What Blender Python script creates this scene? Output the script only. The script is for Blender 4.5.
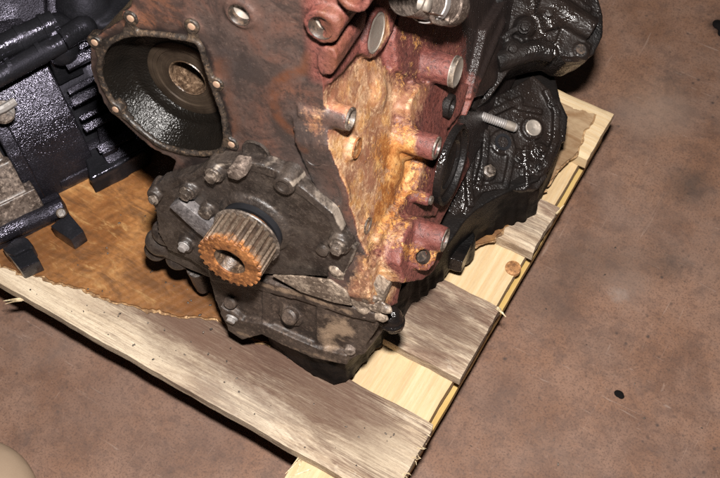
import bpy, bmesh, math, random
import numpy as np
from mathutils import Vector, Matrix, noise
random.seed(7)
sc = bpy.context.scene
for o in list(bpy.data.objects): bpy.data.objects.remove(o)

# ------------------------------------------------------------------ camera
FPX = 1100.0                                    # focal length in photo pixels (720 wide)
RC = Matrix(((0.8639588, 0.5035310, -0.0056352), (0.4317606, -0.7464813, -0.5063087), (-0.2591487, 0.4349968, -0.8623339)))
CAM = Vector((0.14082361, -0.37491579, 1.16416467))
cam = bpy.data.cameras.new('camera'); camo = bpy.data.objects.new('camera', cam)
sc.collection.objects.link(camo); sc.camera = camo
cam.sensor_width = 36; cam.lens = 36 * FPX / 720; cam.clip_start = .02; cam.clip_end = 60
right, down, fwd = RC[0], RC[1], RC[2]
rot = Matrix((right, -down, -fwd)).transposed()
camo.matrix_world = Matrix.Translation(CAM) @ rot.to_4x4()
cam.dof.use_dof = True; cam.dof.focus_distance = 1.03; cam.dof.aperture_fstop = 18

# ------------------------------------------------------------------ world: dim indoor ambience
wd = bpy.data.worlds.new('World'); sc.world = wd; wd.use_nodes = True
bg = wd.node_tree.nodes['Background']; bg.inputs[0].default_value = (1.0, .93, .86, 1); bg.inputs[1].default_value = .022
# ------------------------------------------------------------------ the camera's flash
fl = bpy.data.lights.new('flash', 'AREA'); fl.shape = 'RECTANGLE'; fl.size = .06; fl.size_y = .035; fl.energy = 33; fl.color = (1, .955, .91)
flo = bpy.data.objects.new('flash', fl); sc.collection.objects.link(flo)
flo.matrix_world = Matrix.Translation(CAM + (-down) * .135 + right * .01) @ rot.to_4x4()
sc.view_settings.view_transform = 'Standard'; sc.view_settings.look = 'None'
sc.view_settings.exposure = 0.0; sc.view_settings.gamma = 1.0; sc.view_settings.use_curve_mapping = False
sc.cycles.use_denoising = False; sc.cycles.max_bounces = 6; sc.cycles.pixel_filter_type = 'BLACKMAN_HARRIS'; sc.cycles.filter_width = 1.45
sc.render.film_transparent = False

# ------------------------------------------------------------------ measuring helpers
def ray(px, py):
    v = Vector(((px - 360) / FPX, (py - 239) / FPX, 1.0)); return RC.transposed() @ v
def W(px, py, z=.12):                            # point of the room at height z
    d = ray(px, py); return CAM + d * ((z - CAM.z) / d.z)
def PW(px, py, P0, n):                           # point of the room on a plane
    d = ray(px, py); return CAM + d * ((P0 - CAM).dot(n) / d.dot(n))
EM = Matrix(((0.98753465, -0.10667211, -0.11574271), (0.12311558, 0.98163289, 0.14573750), (0.09807072, -0.15817057, 0.98252949)))
EO = Vector((-0.19031774, 0.01498726, 0.35155969))          # crank axis on the engine's front plane
EMT = EM.transposed(); CL = EMT @ (CAM - EO)
def loc(p): return EMT @ (p - EO)
def wld(p): return EM @ Vector(p) + EO
def PE(px, py, n, k):                            # engine coordinates: plane n.p = k
    n = Vector(n); d = EMT @ ray(px, py); return CL + d * ((k - n.dot(CL)) / n.dot(d))
def F(px, py, y=0.0): return PE(px, py, (0, 1, 0), y)
def S(px, py, off=0.0): return PE(px, py, (1, 0, .2), .095 + off)
def T(px, py, z): return PE(px, py, (0, 0, 1), z)
EX, EY, EZ = Vector((1, 0, 0)), Vector((0, 1, 0)), Vector((0, 0, 1))

# ------------------------------------------------------------------ mesh helpers
def smooth_path(pts, n=4, closed=False):
    pts = [Vector(p) for p in pts]; N = len(pts); out = []
    for i in range(N if closed else N - 1):
        p0 = pts[(i - 1) % N] if closed or i else pts[0]; p1 = pts[i]; p2 = pts[(i + 1) % N]
        p3 = pts[(i + 2) % N] if closed or i + 2 < N else pts[-1]
        for k in range(n):
            t = k / n
            out.append(.5 * ((2 * p1) + (p2 - p0) * t + (2 * p0 - 5 * p1 + 4 * p2 - p3) * t * t + (3 * p1 - p0 - 3 * p2 + p3) * t ** 3))
    if not closed: out.append(pts[-1])
    return out
def frame(ax):
    ax = ax.normalized(); a = Vector((0, 0, 1)) if abs(ax.z) < .9 else Vector((1, 0, 0))
    u = ax.cross(a).normalized(); return u, ax.cross(u)
class G:
    def __init__(s): s.bm = bmesh.new()
    def prism(s, pts, vec, holes=()):
        loops = [[s.bm.verts.new(p) for p in L] for L in [pts] + list(holes)]
        ed = []
        for L in loops: ed += [s.bm.edges.new((L[i], L[(i + 1) % len(L)])) for i in range(len(L))]
        r = bmesh.ops.triangle_fill(s.bm, use_beauty=True, use_dissolve=False, edges=ed)
        fs = [g for g in r['geom'] if isinstance(g, bmesh.types.BMFace)]
        if not fs: fs = [s.bm.faces.new(loops[0])]
        ex = bmesh.ops.extrude_face_region(s.bm, geom=fs, use_keep_orig=True)
        nv = [g for g in ex['geom'] if isinstance(g, bmesh.types.BMVert)]
        bmesh.ops.translate(s.bm, verts=nv, vec=vec)
        return s
    def taper(s, pts, vec, k):                   # prism whose far end is scaled by k
        c = sum((Vector(p) for p in pts), Vector()) / len(pts)
        a = [s.bm.verts.new(p) for p in pts]; b = [s.bm.verts.new(c + (Vector(p) - c) * k + vec) for p in pts]
        n = len(pts); s.bm.faces.new(a); s.bm.faces.new(b[::-1])
        for i in range(n): s.bm.faces.new((a[i], b[i], b[(i + 1) % n], a[(i + 1) % n]))
        return s
    def lathe(s, c, ax, prof, seg=32, caps=True):     # prof: list of (radius, distance along axis)
        c = Vector(c); ax = Vector(ax).normalized(); u, v = frame(ax); rings = []
        for r, h in prof:
            rings.append([s.bm.verts.new(c + ax * h + (u * math.cos(t) + v * math.sin(t)) * max(r, 1e-5)) for t in [2 * math.pi * k / seg for k in range(seg)]])
        for a, b in zip(rings, rings[1:]):
            for k in range(seg): s.bm.faces.new((a[k], a[(k + 1) % seg], b[(k + 1) % seg], b[k]))
        if caps: s.bm.faces.new(rings[0][::-1]); s.bm.faces.new(rings[-1])
        return s
    def cyl(s, p0, p1, r0, r1=None, seg=28):
        p0, p1 = Vector(p0), Vector(p1); r1 = r0 if r1 is None else r1
        return s.lathe(p0, p1 - p0, [(r0, 0), (r1, (p1 - p0).length)], seg)
    def tube(s, path, r, seg=10):
        path = [Vector(p) for p in path]; rings = []; u = None
        for i, p in enumerate(path):
            t = (path[min(i + 1, len(path) - 1)] - path[max(i - 1, 0)]).normalized()
            if u is None: u, v = frame(t)
            u = (u - t * u.dot(t)).normalized(); v = t.cross(u)
            rr = r(i / (len(path) - 1)) if callable(r) else r
            rings.append([s.bm.verts.new(p + (u * math.cos(a) + v * math.sin(a)) * rr) for a in [2 * math.pi * k / seg for k in range(seg)]])
        for a, b in zip(rings, rings[1:]):
            for k in range(seg): s.bm.faces.new((a[k], a[(k + 1) % seg], b[(k + 1) % seg], b[k]))
        s.bm.faces.new(rings[0][::-1]); s.bm.faces.new(rings[-1]); return s
    def ball(s, c, r, sc3=(1, 1, 1)):
        m = Matrix.Translation(c) @ Matrix.Diagonal((*[r * q for q in sc3], 1))
        bmesh.ops.create_icosphere(s.bm, subdivisions=3, radius=1, matrix=m); return s
    def box(s, c, hx, hy, hz):                   # centre and three half vectors
        c, hx, hy, hz = Vector(c), Vector(hx), Vector(hy), Vector(hz)
        q = [c - hx - hy + hz, c + hx - hy + hz, c + hx + hy + hz, c - hx + hy + hz]
        v = [s.bm.verts.new(p) for p in q] + [s.bm.verts.new(p - 2 * hz) for p in q]
        s.bm.faces.new(v[:4]); s.bm.faces.new(v[:3:-1])
        for i in range(4): s.bm.faces.new((v[i], v[i + 4], v[(i + 1) % 4 + 4], v[(i + 1) % 4]))
        return s
    def mesh(s, name):
        bmesh.ops.recalc_face_normals(s.bm, faces=s.bm.faces)
        m = bpy.data.meshes.new(name); s.bm.to_mesh(m); s.bm.free(); return m

clouds = {}
def cloud(scale):
    if scale not in clouds:
        t = bpy.data.textures.new('relief', 'CLOUDS'); t.noise_scale = scale; t.noise_depth = 2; clouds[scale] = t
    return clouds[scale]
def link(name, me, mat, parent=None, off=None):
    o = bpy.data.objects.new(name, me); sc.collection.objects.link(o)
    if mat: me.materials.append(mat)
    if parent is not None: o.parent = parent
    if off is not None: o.location = off
    return o
def put(name, g, mat, parent=None, bevel=0, sharp=35, off=None, seg=2):
    me = g.mesh(name); me.shade_smooth() if hasattr(me, 'shade_smooth') else None
    o = link(name, me, mat, parent, off)
    if bevel:
        b = o.modifiers.new('bevel', 'BEVEL'); b.width = bevel; b.segments = seg; b.limit_method = 'ANGLE'; b.angle_limit = math.radians(30); b.harden_normals = False
        bake(o)
    o.data.set_sharp_from_angle(angle=math.radians(sharp)); return o
def bake(o):
    dg = bpy.context.evaluated_depsgraph_get(); me = bpy.data.meshes.new_from_object(o.evaluated_get(dg))
    old = o.data; o.modifiers.clear(); o.data = me; bpy.data.meshes.remove(old)
    o.data.name = o.name
def cast(name, g, mat, parent=None, voxel=.002, it=4, relief=((.0012, .03), (.0004, .006)), off=None, keep=None):
    """a rough casting: all pieces fused, edges filleted, skin uneven"""
    me = g.mesh(name); o = link(name, me, mat, parent, off)
    m = o.modifiers.new('r', 'REMESH'); m.mode = 'VOXEL'; m.voxel_size = voxel; m.use_smooth_shade = True
    if it: m = o.modifiers.new('s', 'SMOOTH'); m.factor = .5; m.iterations = it
    for a, s_ in relief:
        m = o.modifiers.new('d', 'DISPLACE'); m.texture = cloud(s_); m.texture_coords = 'LOCAL'; m.strength = a; m.mid_level = .5
    bake(o)
    return o
def tag(o, label, cat=None, group=None, kind=None):
    if label: o['label'] = label
    if cat: o['category'] = cat
    if group: o['group'] = group
    if kind: o['kind'] = kind
    return o
def empty(name, M, label, cat):
    o = bpy.data.objects.new(name, None); sc.collection.objects.link(o); o.matrix_world = M; o.empty_display_size = .05
    return tag(o, label, cat)

# ------------------------------------------------------------------ materials
class Mat:
    def __init__(s, name):
        s.m = bpy.data.materials.new(name); s.m.use_nodes = True; s.t = s.m.node_tree; s.b = s.t.nodes['Principled BSDF']
        s.co = s.t.nodes.new('ShaderNodeTexCoord').outputs['Object']
    def n(s, typ, **kw):
        nd = s.t.nodes.new(typ)
        for k, v in kw.items():
            if k in nd.inputs: s.put(nd.inputs[k], v)
            else: setattr(nd, k, v)
        return nd
    def put(s, sock, v):
        if isinstance(v, bpy.types.NodeSocket): s.t.links.new(v, sock)
        else:
            if sock.type == 'RGBA' and len(v) == 3: v = (*v, 1)
            sock.default_value = v
    def map(s, scale=(1, 1, 1), rot=(0, 0, 0), co=None, loc=(0, 0, 0)):
        nd = s.t.nodes.new('ShaderNodeMapping'); s.put(nd.inputs['Vector'], co or s.co)
        nd.inputs['Scale'].default_value = scale; nd.inputs['Rotation'].default_value = rot; nd.inputs['Location'].default_value = loc; return nd.outputs[0]
    def noise(s, scale, detail=4, rough=.55, co=None, dist=0, col=False):
        nd = s.n('ShaderNodeTexNoise', Scale=scale, Detail=detail, Roughness=rough, Distortion=dist); s.put(nd.inputs['Vector'], co or s.co)
        return nd.outputs['Color' if col else 'Fac']
    def voro(s, scale, feature='F1', co=None, out='Distance', rnd=1):
        nd = s.t.nodes.new('ShaderNodeTexVoronoi'); nd.feature = feature; nd.inputs['Scale'].default_value = scale; nd.inputs['Randomness'].default_value = rnd
        s.put(nd.inputs['Vector'], co or s.co); return nd.outputs[out]
    def ramp(s, fac, stops, interp='LINEAR'):
        nd = s.t.nodes.new('ShaderNodeValToRGB'); s.put(nd.inputs[0], fac); r = nd.color_ramp; r.interpolation = interp
        while len(r.elements) < len(stops): r.elements.new(.5)
        for e, (p, c) in zip(r.elements, stops):
            e.position = p; e.color = (c, c, c, 1) if isinstance(c, (int, float)) else (*c, 1)
        return nd.outputs[0]
    def mix(s, fac, a, b, typ='MIX'):
        nd = s.t.nodes.new('ShaderNodeMix'); nd.data_type = 'RGBA'; nd.blend_type = typ; nd.clamp_factor = True
        s.put(nd.inputs[0], fac); s.put(nd.inputs[6], a); s.put(nd.inputs[7], b); return nd.outputs[2]
    def math(s, op, a, b=0.0, clamp=False):
        nd = s.t.nodes.new('ShaderNodeMath'); nd.operation = op; nd.use_clamp = clamp; s.put(nd.inputs[0], a); s.put(nd.inputs[1], b); return nd.outputs[0]
    def attr(s, name, out='Fac'):
        nd = s.t.nodes.new('ShaderNodeAttribute'); nd.attribute_name = name; return nd.outputs[out]
    def bump(s, h, strength=.5, dist=.002, normal=None):
        nd = s.t.nodes.new('ShaderNodeBump'); s.put(nd.inputs['Height'], h); nd.inputs['Strength'].default_value = strength; nd.inputs['Distance'].default_value = dist
        if normal is not None: s.put(nd.inputs['Normal'], normal)
        return nd.outputs[0]
    def out(s, col=None, rough=None, metal=None, normal=None, spec=None, coat=None):
        b = s.b.inputs
        if col is not None: s.put(b['Base Color'], col)
        if rough is not None: s.put(b['Roughness'], rough)
        if metal is not None: s.put(b['Metallic'], metal)
        if normal is not None: s.put(b['Normal'], normal)
        if spec is not None: s.put(b['Specular IOR Level'], spec)
        if coat is not None: s.put(b['Coat Weight'], coat)
        return s.m

def mat_floor():
    m = Mat('painted_concrete')
    big = m.noise(3.1, 5, .6); mid = m.noise(14, 6, .65); fine = m.noise(120, 4, .7)
    c = m.ramp(big, [(.28, (.130, .068, .043)), (.5, (.200, .108, .069)), (.72, (.245, .142, .095))])
    c = m.mix(m.ramp(m.noise(7, 6, .75, m.map(loc=(9, 4, 0)), .9), [(.50, 0), (.58, .45)]), c, (.095, .053, .038)); c = m.mix(m.ramp(mid, [(.42, .0), (.62, .6)]), c, (.235, .145, .106))
    c = m.mix(m.ramp(fine, [(.32, .4), (.48, 0)]), c, (.062, .036, .028)); c = m.mix(m.ramp(m.noise(420, 3, .7), [(.36, .6), (.5, 0)]), c, (.06, .035, .027)); c = m.mix(m.ramp(m.noise(190, 3, .7), [(.62, 0), (.72, .5)]), c, (.25, .16, .125)); c = m.mix(m.ramp(m.noise(38, 5, .7, m.map(loc=(2, 5, 0))), [(.36, .5), (.50, 0)]), c, (.095, .058, .045))
    gry = m.ramp(m.noise(5.5, 4, .6, m.map(loc=(3.1, 1.7, 0))), [(.52, 0), (.72, .45)])
    c = m.mix(gry, c, (.17, .125, .105))
    dk = m.ramp(m.noise(9, 5, .7, m.map(loc=(7, 2.2, 0))), [(.60, 0), (.74, .75)])
    c = m.mix(dk, c, (.055, .04, .034))
    sp = m.ramp(m.voro(70), [(.06, .9), (.2, 0)]); spm = m.ramp(m.noise(9, 4), [(.48, 0), (.6, 1)])
    c = m.mix(m.math('MULTIPLY', sp, spm), c, (.05, .035, .03))
    sc_ = m.ramp(m.noise(14, 3, .6, m.map((1, 16, 1), (0, 0, .7)), 1.4), [(.67, 0), (.72, .5)])
    c = m.mix(m.ramp(m.noise(11, 3, .6, m.map((18, 1, 1), (0, 0, .35), loc=(4, 4, 0)), 1.2), [(.68, 0), (.73, .5)]), c, (.30, .21, .165))
    c = m.mix(sc_, c, (.30, .22, .18))
    # scuffed pale patch and black crumbs of dirt with shapes of their own
    for i, (px, py, r, k, colr) in enumerate([(626, 285, .035, .35, (.24, .18, .15)), (618, 296, .012, .45, (.30, .25, .22)), (545, 300, .06, .6, (.075, .05, .04)), (690, 185, .04, .75, (.05, .038, .032)), (575, 262, .05, .6, (.07, .048, .038)), (100, 400, .09, .4, (.10, .066, .055)), (200, 440, .07, .35, (.10, .066, .055)), (668, 262, .035, .6, (.06, .043, .035)), (600, 350, .04, .35, (.09, .06, .048)),
                                  (620, 262, .05, .45, (.08, .06, .05)), (655, 110, .06, .3, (.30, .22, .17)), (505, 400, .05, .4, (.09, .06, .05)), (720, 26, .022, .95, (.012, .010, .010))]):
        p = W(px, py, 0); d = m.n('ShaderNodeVectorMath', operation='DISTANCE'); m.put(d.inputs[0], m.mix(.05, m.co, m.noise(26, 5, .75, col=True))); d.inputs[1].default_value = p * .95 + Vector((.025, .025, .025))
        c = m.mix(m.ramp(d.outputs['Value'], [(0, k), (r, 0)]), c, colr)
    h = m.math('ADD', m.math('MULTIPLY', fine, .5), mid)
    return m.out(c, m.ramp(mid, [(.3, .5), (.7, .75)]), 0, m.bump(h, .22, .002), .35)

def mat_wood(name, grey=1.0, axis='X', seed=0, cols=None, dark=.6):
    """weathered (grey=1) or freshly sawn (grey=0) softwood, grain along the board"""
    m = Mat(name); r = (0, 0, 0) if axis == 'X' else (0, 0, math.pi / 2)
    oi = m.t.nodes.new('ShaderNodeObjectInfo').outputs['Random']
    sv = m.n('ShaderNodeCombineXYZ'); m.put(sv.inputs[0], m.math('MULTIPLY', oi, 7.0)); m.put(sv.inputs[1], m.math('MULTIPLY', oi, 3.0)); sv.inputs[2].default_value = seed
    ad = m.n('ShaderNodeVectorMath', operation='ADD'); m.put(ad.inputs[0], m.map(rot=r)); m.put(ad.inputs[1], sv.outputs[0]); co = ad.outputs[0]
    str1 = m.noise(8, 6, .62, m.map((.9, 15, 4), co=co), .35)
    str2 = m.noise(20, 5, .7, m.map((.8, 26, 5), co=co), .2)
    fib = m.noise(90, 4, .7, m.map((1, 14, 8), co=co))
    blot = m.noise(11, 5, .65, m.map((.7, 1.6, 1), co=co), .5)
    if grey > .5:
        c = m.ramp(str1, [(.28, (.33, .235, .155)), (.42, (.50, .395, .28)), (.56, (.61, .505, .375)), (.72, (.66, .54, .385))])
        c = m.mix(m.math('MULTIPLY', m.ramp(blot, [(.50, 0), (.60, 1)]), m.ramp(str2, [(.40, dark + .35), (.60, .1)])), c, (.10, .058, .042))
        c = m.mix(m.math('MULTIPLY', m.ramp(str2, [(.42, .6), (.54, 0)]), m.ramp(m.noise(7, 4, .6, m.map((.6, 1.4, 1), co=co, loc=(4, 1, 0))), [(.38, .15), (.55, 1)])), c, (.105, .062, .043)); c = m.mix(m.ramp(m.noise(10, 6, .68, m.map((.45, 1.7, 1), co=co, loc=(1, 8, 0)), .6), [(.51, 0), (.60, .8)]), c, m.ramp(fib, [(.35, (.085, .042, .03)), (.6, (.23, .145, .10))]))
        c = m.mix(m.ramp(fib, [(.34, .3), (.50, 0)]), c, (.19, .115, .075))
        c = m.mix(m.ramp(m.noise(90, 3, .6), [(.62, 0), (.75, .35)]), c, (.62, .55, .45))
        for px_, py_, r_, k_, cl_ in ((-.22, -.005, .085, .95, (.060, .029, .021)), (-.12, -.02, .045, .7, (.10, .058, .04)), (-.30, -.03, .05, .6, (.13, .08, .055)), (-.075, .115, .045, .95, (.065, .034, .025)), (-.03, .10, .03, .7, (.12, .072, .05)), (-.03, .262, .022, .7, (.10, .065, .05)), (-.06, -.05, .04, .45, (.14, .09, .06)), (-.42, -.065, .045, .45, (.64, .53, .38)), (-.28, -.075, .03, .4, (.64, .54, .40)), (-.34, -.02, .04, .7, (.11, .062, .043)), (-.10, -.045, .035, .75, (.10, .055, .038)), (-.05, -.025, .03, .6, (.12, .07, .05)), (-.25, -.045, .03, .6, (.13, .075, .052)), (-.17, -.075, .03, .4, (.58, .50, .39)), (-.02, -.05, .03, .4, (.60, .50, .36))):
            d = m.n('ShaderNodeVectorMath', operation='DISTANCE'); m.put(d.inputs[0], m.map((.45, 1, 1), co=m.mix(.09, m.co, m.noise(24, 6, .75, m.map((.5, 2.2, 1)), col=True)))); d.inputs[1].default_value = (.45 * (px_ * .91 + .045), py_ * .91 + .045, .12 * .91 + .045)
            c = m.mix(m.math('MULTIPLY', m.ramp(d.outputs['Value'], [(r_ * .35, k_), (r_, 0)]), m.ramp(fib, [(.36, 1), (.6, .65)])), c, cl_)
        rgh = .85
    else:
        c = m.ramp(str1, [(.3, (.42, .295, .16)), (.46, (.51, .38, .22)), (.62, (.56, .44, .275))]) if cols is None else m.ramp(str1, [(.3, cols[0]), (.46, cols[1]), (.62, cols[2])])
        wv = m.n('ShaderNodeTexWave', wave_type='BANDS', bands_direction='Y'); m.put(wv.inputs['Vector'], m.map((1, 5, 1), co=co)); wv.inputs['Scale'].default_value = 9; wv.inputs['Distortion'].default_value = 5; wv.inputs['Detail'].default_value = 2; wv.inputs['Detail Scale'].default_value = .6
        c = m.mix(m.ramp(wv.outputs['Fac'], [(.55, 0), (.95, .30)]), c, (.52, .34, .16))
        c = m.mix(m.ramp(fib, [(.4, .2), (.6, 0)]), c, (.42, .27, .12))
        c = m.mix(m.ramp(blot, [(.52, 0), (.70, .45)]), c, (.33, .22, .12))
        rgh = .6
    fb2 = m.noise(210, 3, .7, m.map((1, 9, 4), co=co))
    c = m.mix(m.ramp(fb2, [(.36, .4 if grey > .5 else .15), (.44, 0)]), c, (.11, .06, .04))
    h = m.math('ADD', fib, m.math('MULTIPLY', str2, 1.2))
    return m.out(c, rgh, 0, m.bump(h, .55 if grey > .5 else .2, .0015), .3)

def mat_cardboard():
    m = Mat('oily_cardboard')
    a = m.noise(7, 6, .65, dist=.6); b = m.noise(20, 6, .72, m.map((1, 3.4, 1), (0, 0, -.15)), .7); f = m.noise(140, 4, .7)
    c = m.ramp(a, [(.30, (.085, .030, .010)), (.44, (.19, .074, .022)), (.56, (.30, .130, .040)), (.72, (.45, .24, .085))])
    c = m.mix(m.ramp(b, [(.48, 0), (.62, .8)]), c, (.10, .043, .016)); c = m.mix(m.ramp(b, [(.34, .5), (.44, 0)]), c, (.55, .34, .14))
    c = m.mix(m.ramp(f, [(.35, .4), (.6, 0)]), c, (.10, .05, .02))
    dry = m.n('ShaderNodeSeparateXYZ'); m.put(dry.inputs[0], m.mix(.05, m.co, m.noise(12, 4, col=True)))
    c = m.mix(m.ramp(dry.outputs[1], [(.30, 0), (.345, .85)]), c, m.ramp(b, [(.3, (.22, .13, .07)), (.6, (.46, .34, .21))]))
    wv = m.n('ShaderNodeTexWave', wave_type='BANDS', bands_direction='X'); m.put(wv.inputs['Vector'], m.map((1, 1, 1), (0, 0, .5))); wv.inputs['Scale'].default_value = 36; wv.inputs['Distortion'].default_value = .6
    c = m.mix(m.ramp(m.noise(3.5, 3, .5, m.map(loc=(1, 2, 0))), [(.45, 0), (.6, .5)]), c, (.085, .038, .015))
    return m.out(c, m.ramp(a, [(.3, .35), (.7, .6)]), 0, m.bump(m.math('ADD', m.math('ADD', b, f), m.math('MULTIPLY', wv.outputs['Fac'], .35)), .45, .0012), .4)

def oily(name, base=(.0042, .0038, .004), grit=1.0, dust=None, speck=.55, grain=0.0, rough=(.15, .34), fine=480, wts=(.75, .9, .6), dull=.55):
    """black casting wet with oil: glossy, gritty skin that glitters in the flash"""
    m = Mat(name)
    a = m.noise(18, 5, .6); f = m.noise(fine, 2, .5); md = m.noise(75, 3, .5); lo = m.noise(26, 3, .5)
    c = m.ramp(a, [(.3, base), (.7, tuple(x * 2.0 for x in base))])
    if dust:
        c = m.mix(m.ramp(m.noise(9, 5, .65), [(.42, 0), (.62, .85)]), c, dust)
    if grain: c = m.mix(m.math('MULTIPLY', m.ramp(f, [(.54, 0), (.62, 1)]), m.ramp(m.noise(12, 4, .6), [(.35, grain * .3), (.6, grain)])), c, (.34, .31, .37))  # pale specks in the colour, doubling the flash glitter on the casting
    h = m.math('ADD', m.math('MULTIPLY', f, wts[0]), m.math('MULTIPLY', md, wts[1])); h = m.math('ADD', h, m.math('MULTIPLY', lo, wts[2]))
    wn = m.noise(22, 5, .6, m.map(loc=(5, 2, 1))); wet = m.ramp(wn, [(.44, rough[0]), (.58, max(rough[1], dull))]); speck = m.ramp(wn, [(.44, speck), (.58, speck * .3)])
    if grain: m.put(m.b.inputs['Specular Tint'], (.82, .78, 1.0))
    return m.out(c, wet, 0, m.bump(h, grit, .0011), speck)

def metal(name, col, rough=.3, dirt=.4, dcol=(.05, .035, .025), spots=60, met=.6):
    m = Mat(name); a = m.noise(spots, 5, .65); f = m.noise(400, 3)
    c = m.mix(m.ramp(a, [(.42, dirt), (.62, 0)]), col, dcol)
    return m.out(c, m.ramp(a, [(.35, min(1, rough + .3)), (.65, rough)]), m.ramp(a, [(.38, .2), (.58, met)]), m.bump(f, .12, .001))

def castiron(name, c0, c1, c2, rough=.6, grain=.5, scale=16, worn=None, sp=.6):
    m = Mat(name); a = m.noise(scale, 6, .65, dist=.4); f = m.noise(260, 4, .7); b = m.noise(60, 5, .65)
    c = m.ramp(a, [(.3, c0), (.5, c1), (.72, c2)])
    c = m.mix(m.ramp(b, [(.42, .65), (.52, 0)]), c, tuple(x * .55 for x in c0))
    c = m.mix(m.ramp(f, [(.55, 0), (.62, sp)]), c, tuple(min(1, x * 1.6) for x in c2)); c = m.mix(m.ramp(f, [(.38, sp * 1.2), (.45, 0)]), c, tuple(x * .4 for x in c0))
    if worn:
        wk = m.math('ADD', m.attr('worn'), m.math('MULTIPLY', m.math('SUBTRACT', b, .5), 1.4)); c = m.mix(m.ramp(wk, [(.4, 0), (.7, .9)]), c, worn)
    return m.out(c, m.ramp(b, [(.3, rough - .12), (.7, rough + .12)]), .0, m.bump(m.math('ADD', f, b), grain, .0013), .5)

def mat_block():
    """rusty iron: brown machined front, wine-red painted flanks, ochre scale, orange bloom, oil; patch masks are vertex attributes"""
    m = Mat('rusty_block')
    a = m.noise(14, 6, .65, dist=.5); b = m.noise(55, 5, .65); f = m.noise(280, 4, .75); g = m.noise(33, 5, .7)
    red = m.ramp(a, [(.3, (.065, .020, .016)), (.5, (.130, .038, .030)), (.7, (.18, .060, .045))])
    red = m.mix(m.ramp(f, [(.38, .75), (.47, 0)]), red, (.030, .011, .010))
    red = m.mix(m.ramp(f, [(.55, 0), (.63, .6)]), red, (.20, .075, .058)); red = m.mix(m.ramp(g, [(.55, 0), (.7, .5)]), red, (.065, .026, .024))
    front = m.ramp(m.noise(9, 6, .6, dist=.7), [(.36, (.036, .027, .025)), (.46, (.058, .039, .033)), (.56, (.085, .042, .031)), (.68, (.150, .060, .031))])
    front = m.mix(m.ramp(m.noise(24, 6, .7, dist=.8), [(.48, 0), (.57, .8)]), front, (.026, .019, .017)); front = m.mix(m.ramp(b, [(.38, .55), (.52, 0)]), front, (.040, .027, .023)); front = m.mix(m.ramp(f, [(.58, 0), (.65, .25)]), front, (.15, .10, .08)); front = m.mix(m.ramp(f, [(.38, .6), (.45, 0)]), front, (.022, .015, .013)); front = m.mix(m.ramp(m.noise(60, 4, .7, m.map((1, 1, 7), (0, .7, 0))), [(.64, 0), (.72, .4)]), front, (.20, .14, .115))
    fr = m.attr('front'); c = m.mix(fr, red, front)
    rm = m.attr('stain'); c = m.mix(m.math('MULTIPLY', rm, m.ramp(m.noise(48, 5, .7), [(.40, .25), (.56, 1)])), c, (.095, .033, .015))
    tanc = m.ramp(m.noise(26, 6, .6, dist=.5), [(.36, (.18, .082, .046)), (.46, (.32, .175, .100)), (.56, (.43, .265, .155)), (.70, (.52, .35, .21))])
    tanc = m.mix(m.ramp(b, [(.5, 0), (.62, .75)]), tanc, (.42, .215, .065)); tanc = m.mix(m.ramp(f, [(.38, .8), (.47, 0)]), tanc, (.17, .085, .04)); tanc = m.mix(m.ramp(f, [(.55, 0), (.62, .65)]), tanc, (.60, .43, .26))
    chip = m.ramp(m.voro(150, out='Color', co=m.mix(.012, m.co, m.noise(90, 4, .7, col=True))), [(.30, 1), (.36, 0)]); tanc = m.mix(m.math('MULTIPLY', chip, .42), tanc, (.25, .09, .026)); chp2 = m.ramp(m.voro(75, out='Color', co=m.mix(.02, m.co, m.noise(60, 4, .7, col=True))), [(.24, 1), (.30, 0)]); tanc = m.mix(m.math('MULTIPLY', chp2, .6), tanc, (.14, .05, .03)); tn = m.attr('tan'); tk = m.math('ADD', tn, m.math('MULTIPLY', m.math('SUBTRACT', g, .5), 1.1))
    tk = m.math('ADD', tk, m.math('MULTIPLY', m.math('SUBTRACT', f, .5), .7)); tk = m.math('ADD', tk, m.math('MULTIPLY', m.math('SUBTRACT', a, .5), .8)); tanc = m.mix(m.ramp(m.noise(20, 5, .7, m.map(loc=(3, 1, 2)), .6), [(.50, 0), (.64, .85)]), tanc, (.23, .095, .055)); c = m.mix(m.ramp(tk, [(.34, 0), (.70, 1)]), c, tanc)
    orc = m.ramp(b, [(.34, (.14, .042, .012)), (.46, (.28, .105, .027)), (.56, (.39, .18, .055)), (.68, (.49, .30, .12))])
    og = m.attr('orange'); ok = m.math('ADD', og, m.math('MULTIPLY', m.math('SUBTRACT', m.noise(75, 5, .7), .5), 2.0))
    ok = m.math('ADD', ok, m.math('MULTIPLY', m.math('SUBTRACT', f, .5), 1.2)); orc = m.mix(m.ramp(f, [(.36, .75), (.5, 0)]), orc, (.16, .05, .012)); orc = m.mix(m.ramp(f, [(.56, 0), (.66, .6)]), orc, (.54, .33, .12)); om = m.ramp(ok, [(.48, 0), (.72, 1)]); c = m.mix(om, c, orc)
    bk = m.attr('oil'); bko = m.math('ADD', bk, m.math('MULTIPLY', m.math('SUBTRACT', b, .5), 1.0)); bm_ = m.ramp(bko, [(.4, 0), (.62, 1)])
    c = m.mix(bm_, c, m.ramp(a, [(.3, (.010, .008, .008)), (.7, (.026, .018, .016))]))
    rg = m.mix(bm_, m.mix(fr, m.ramp(b, [(.3, .42), (.7, .68)]), m.ramp(a, [(.3, .36), (.7, .55)])), (.2, .2, .2))
    h = m.math('ADD', m.math('MULTIPLY', f, .8), m.math('MULTIPLY', b, .8)); h = m.math('ADD', h, m.math('MULTIPLY', om, .5))
    hf = m.math('MULTIPLY', h, m.math('SUBTRACT', 1.0, m.math('MULTIPLY', fr, .75))); hf = m.math('MULTIPLY', hf, m.math('SUBTRACT', 1.0, m.math('MULTIPLY', tn, .45)))
    return m.out(c, rg, 0, m.bump(hf, .85, .0016), .5)

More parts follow.
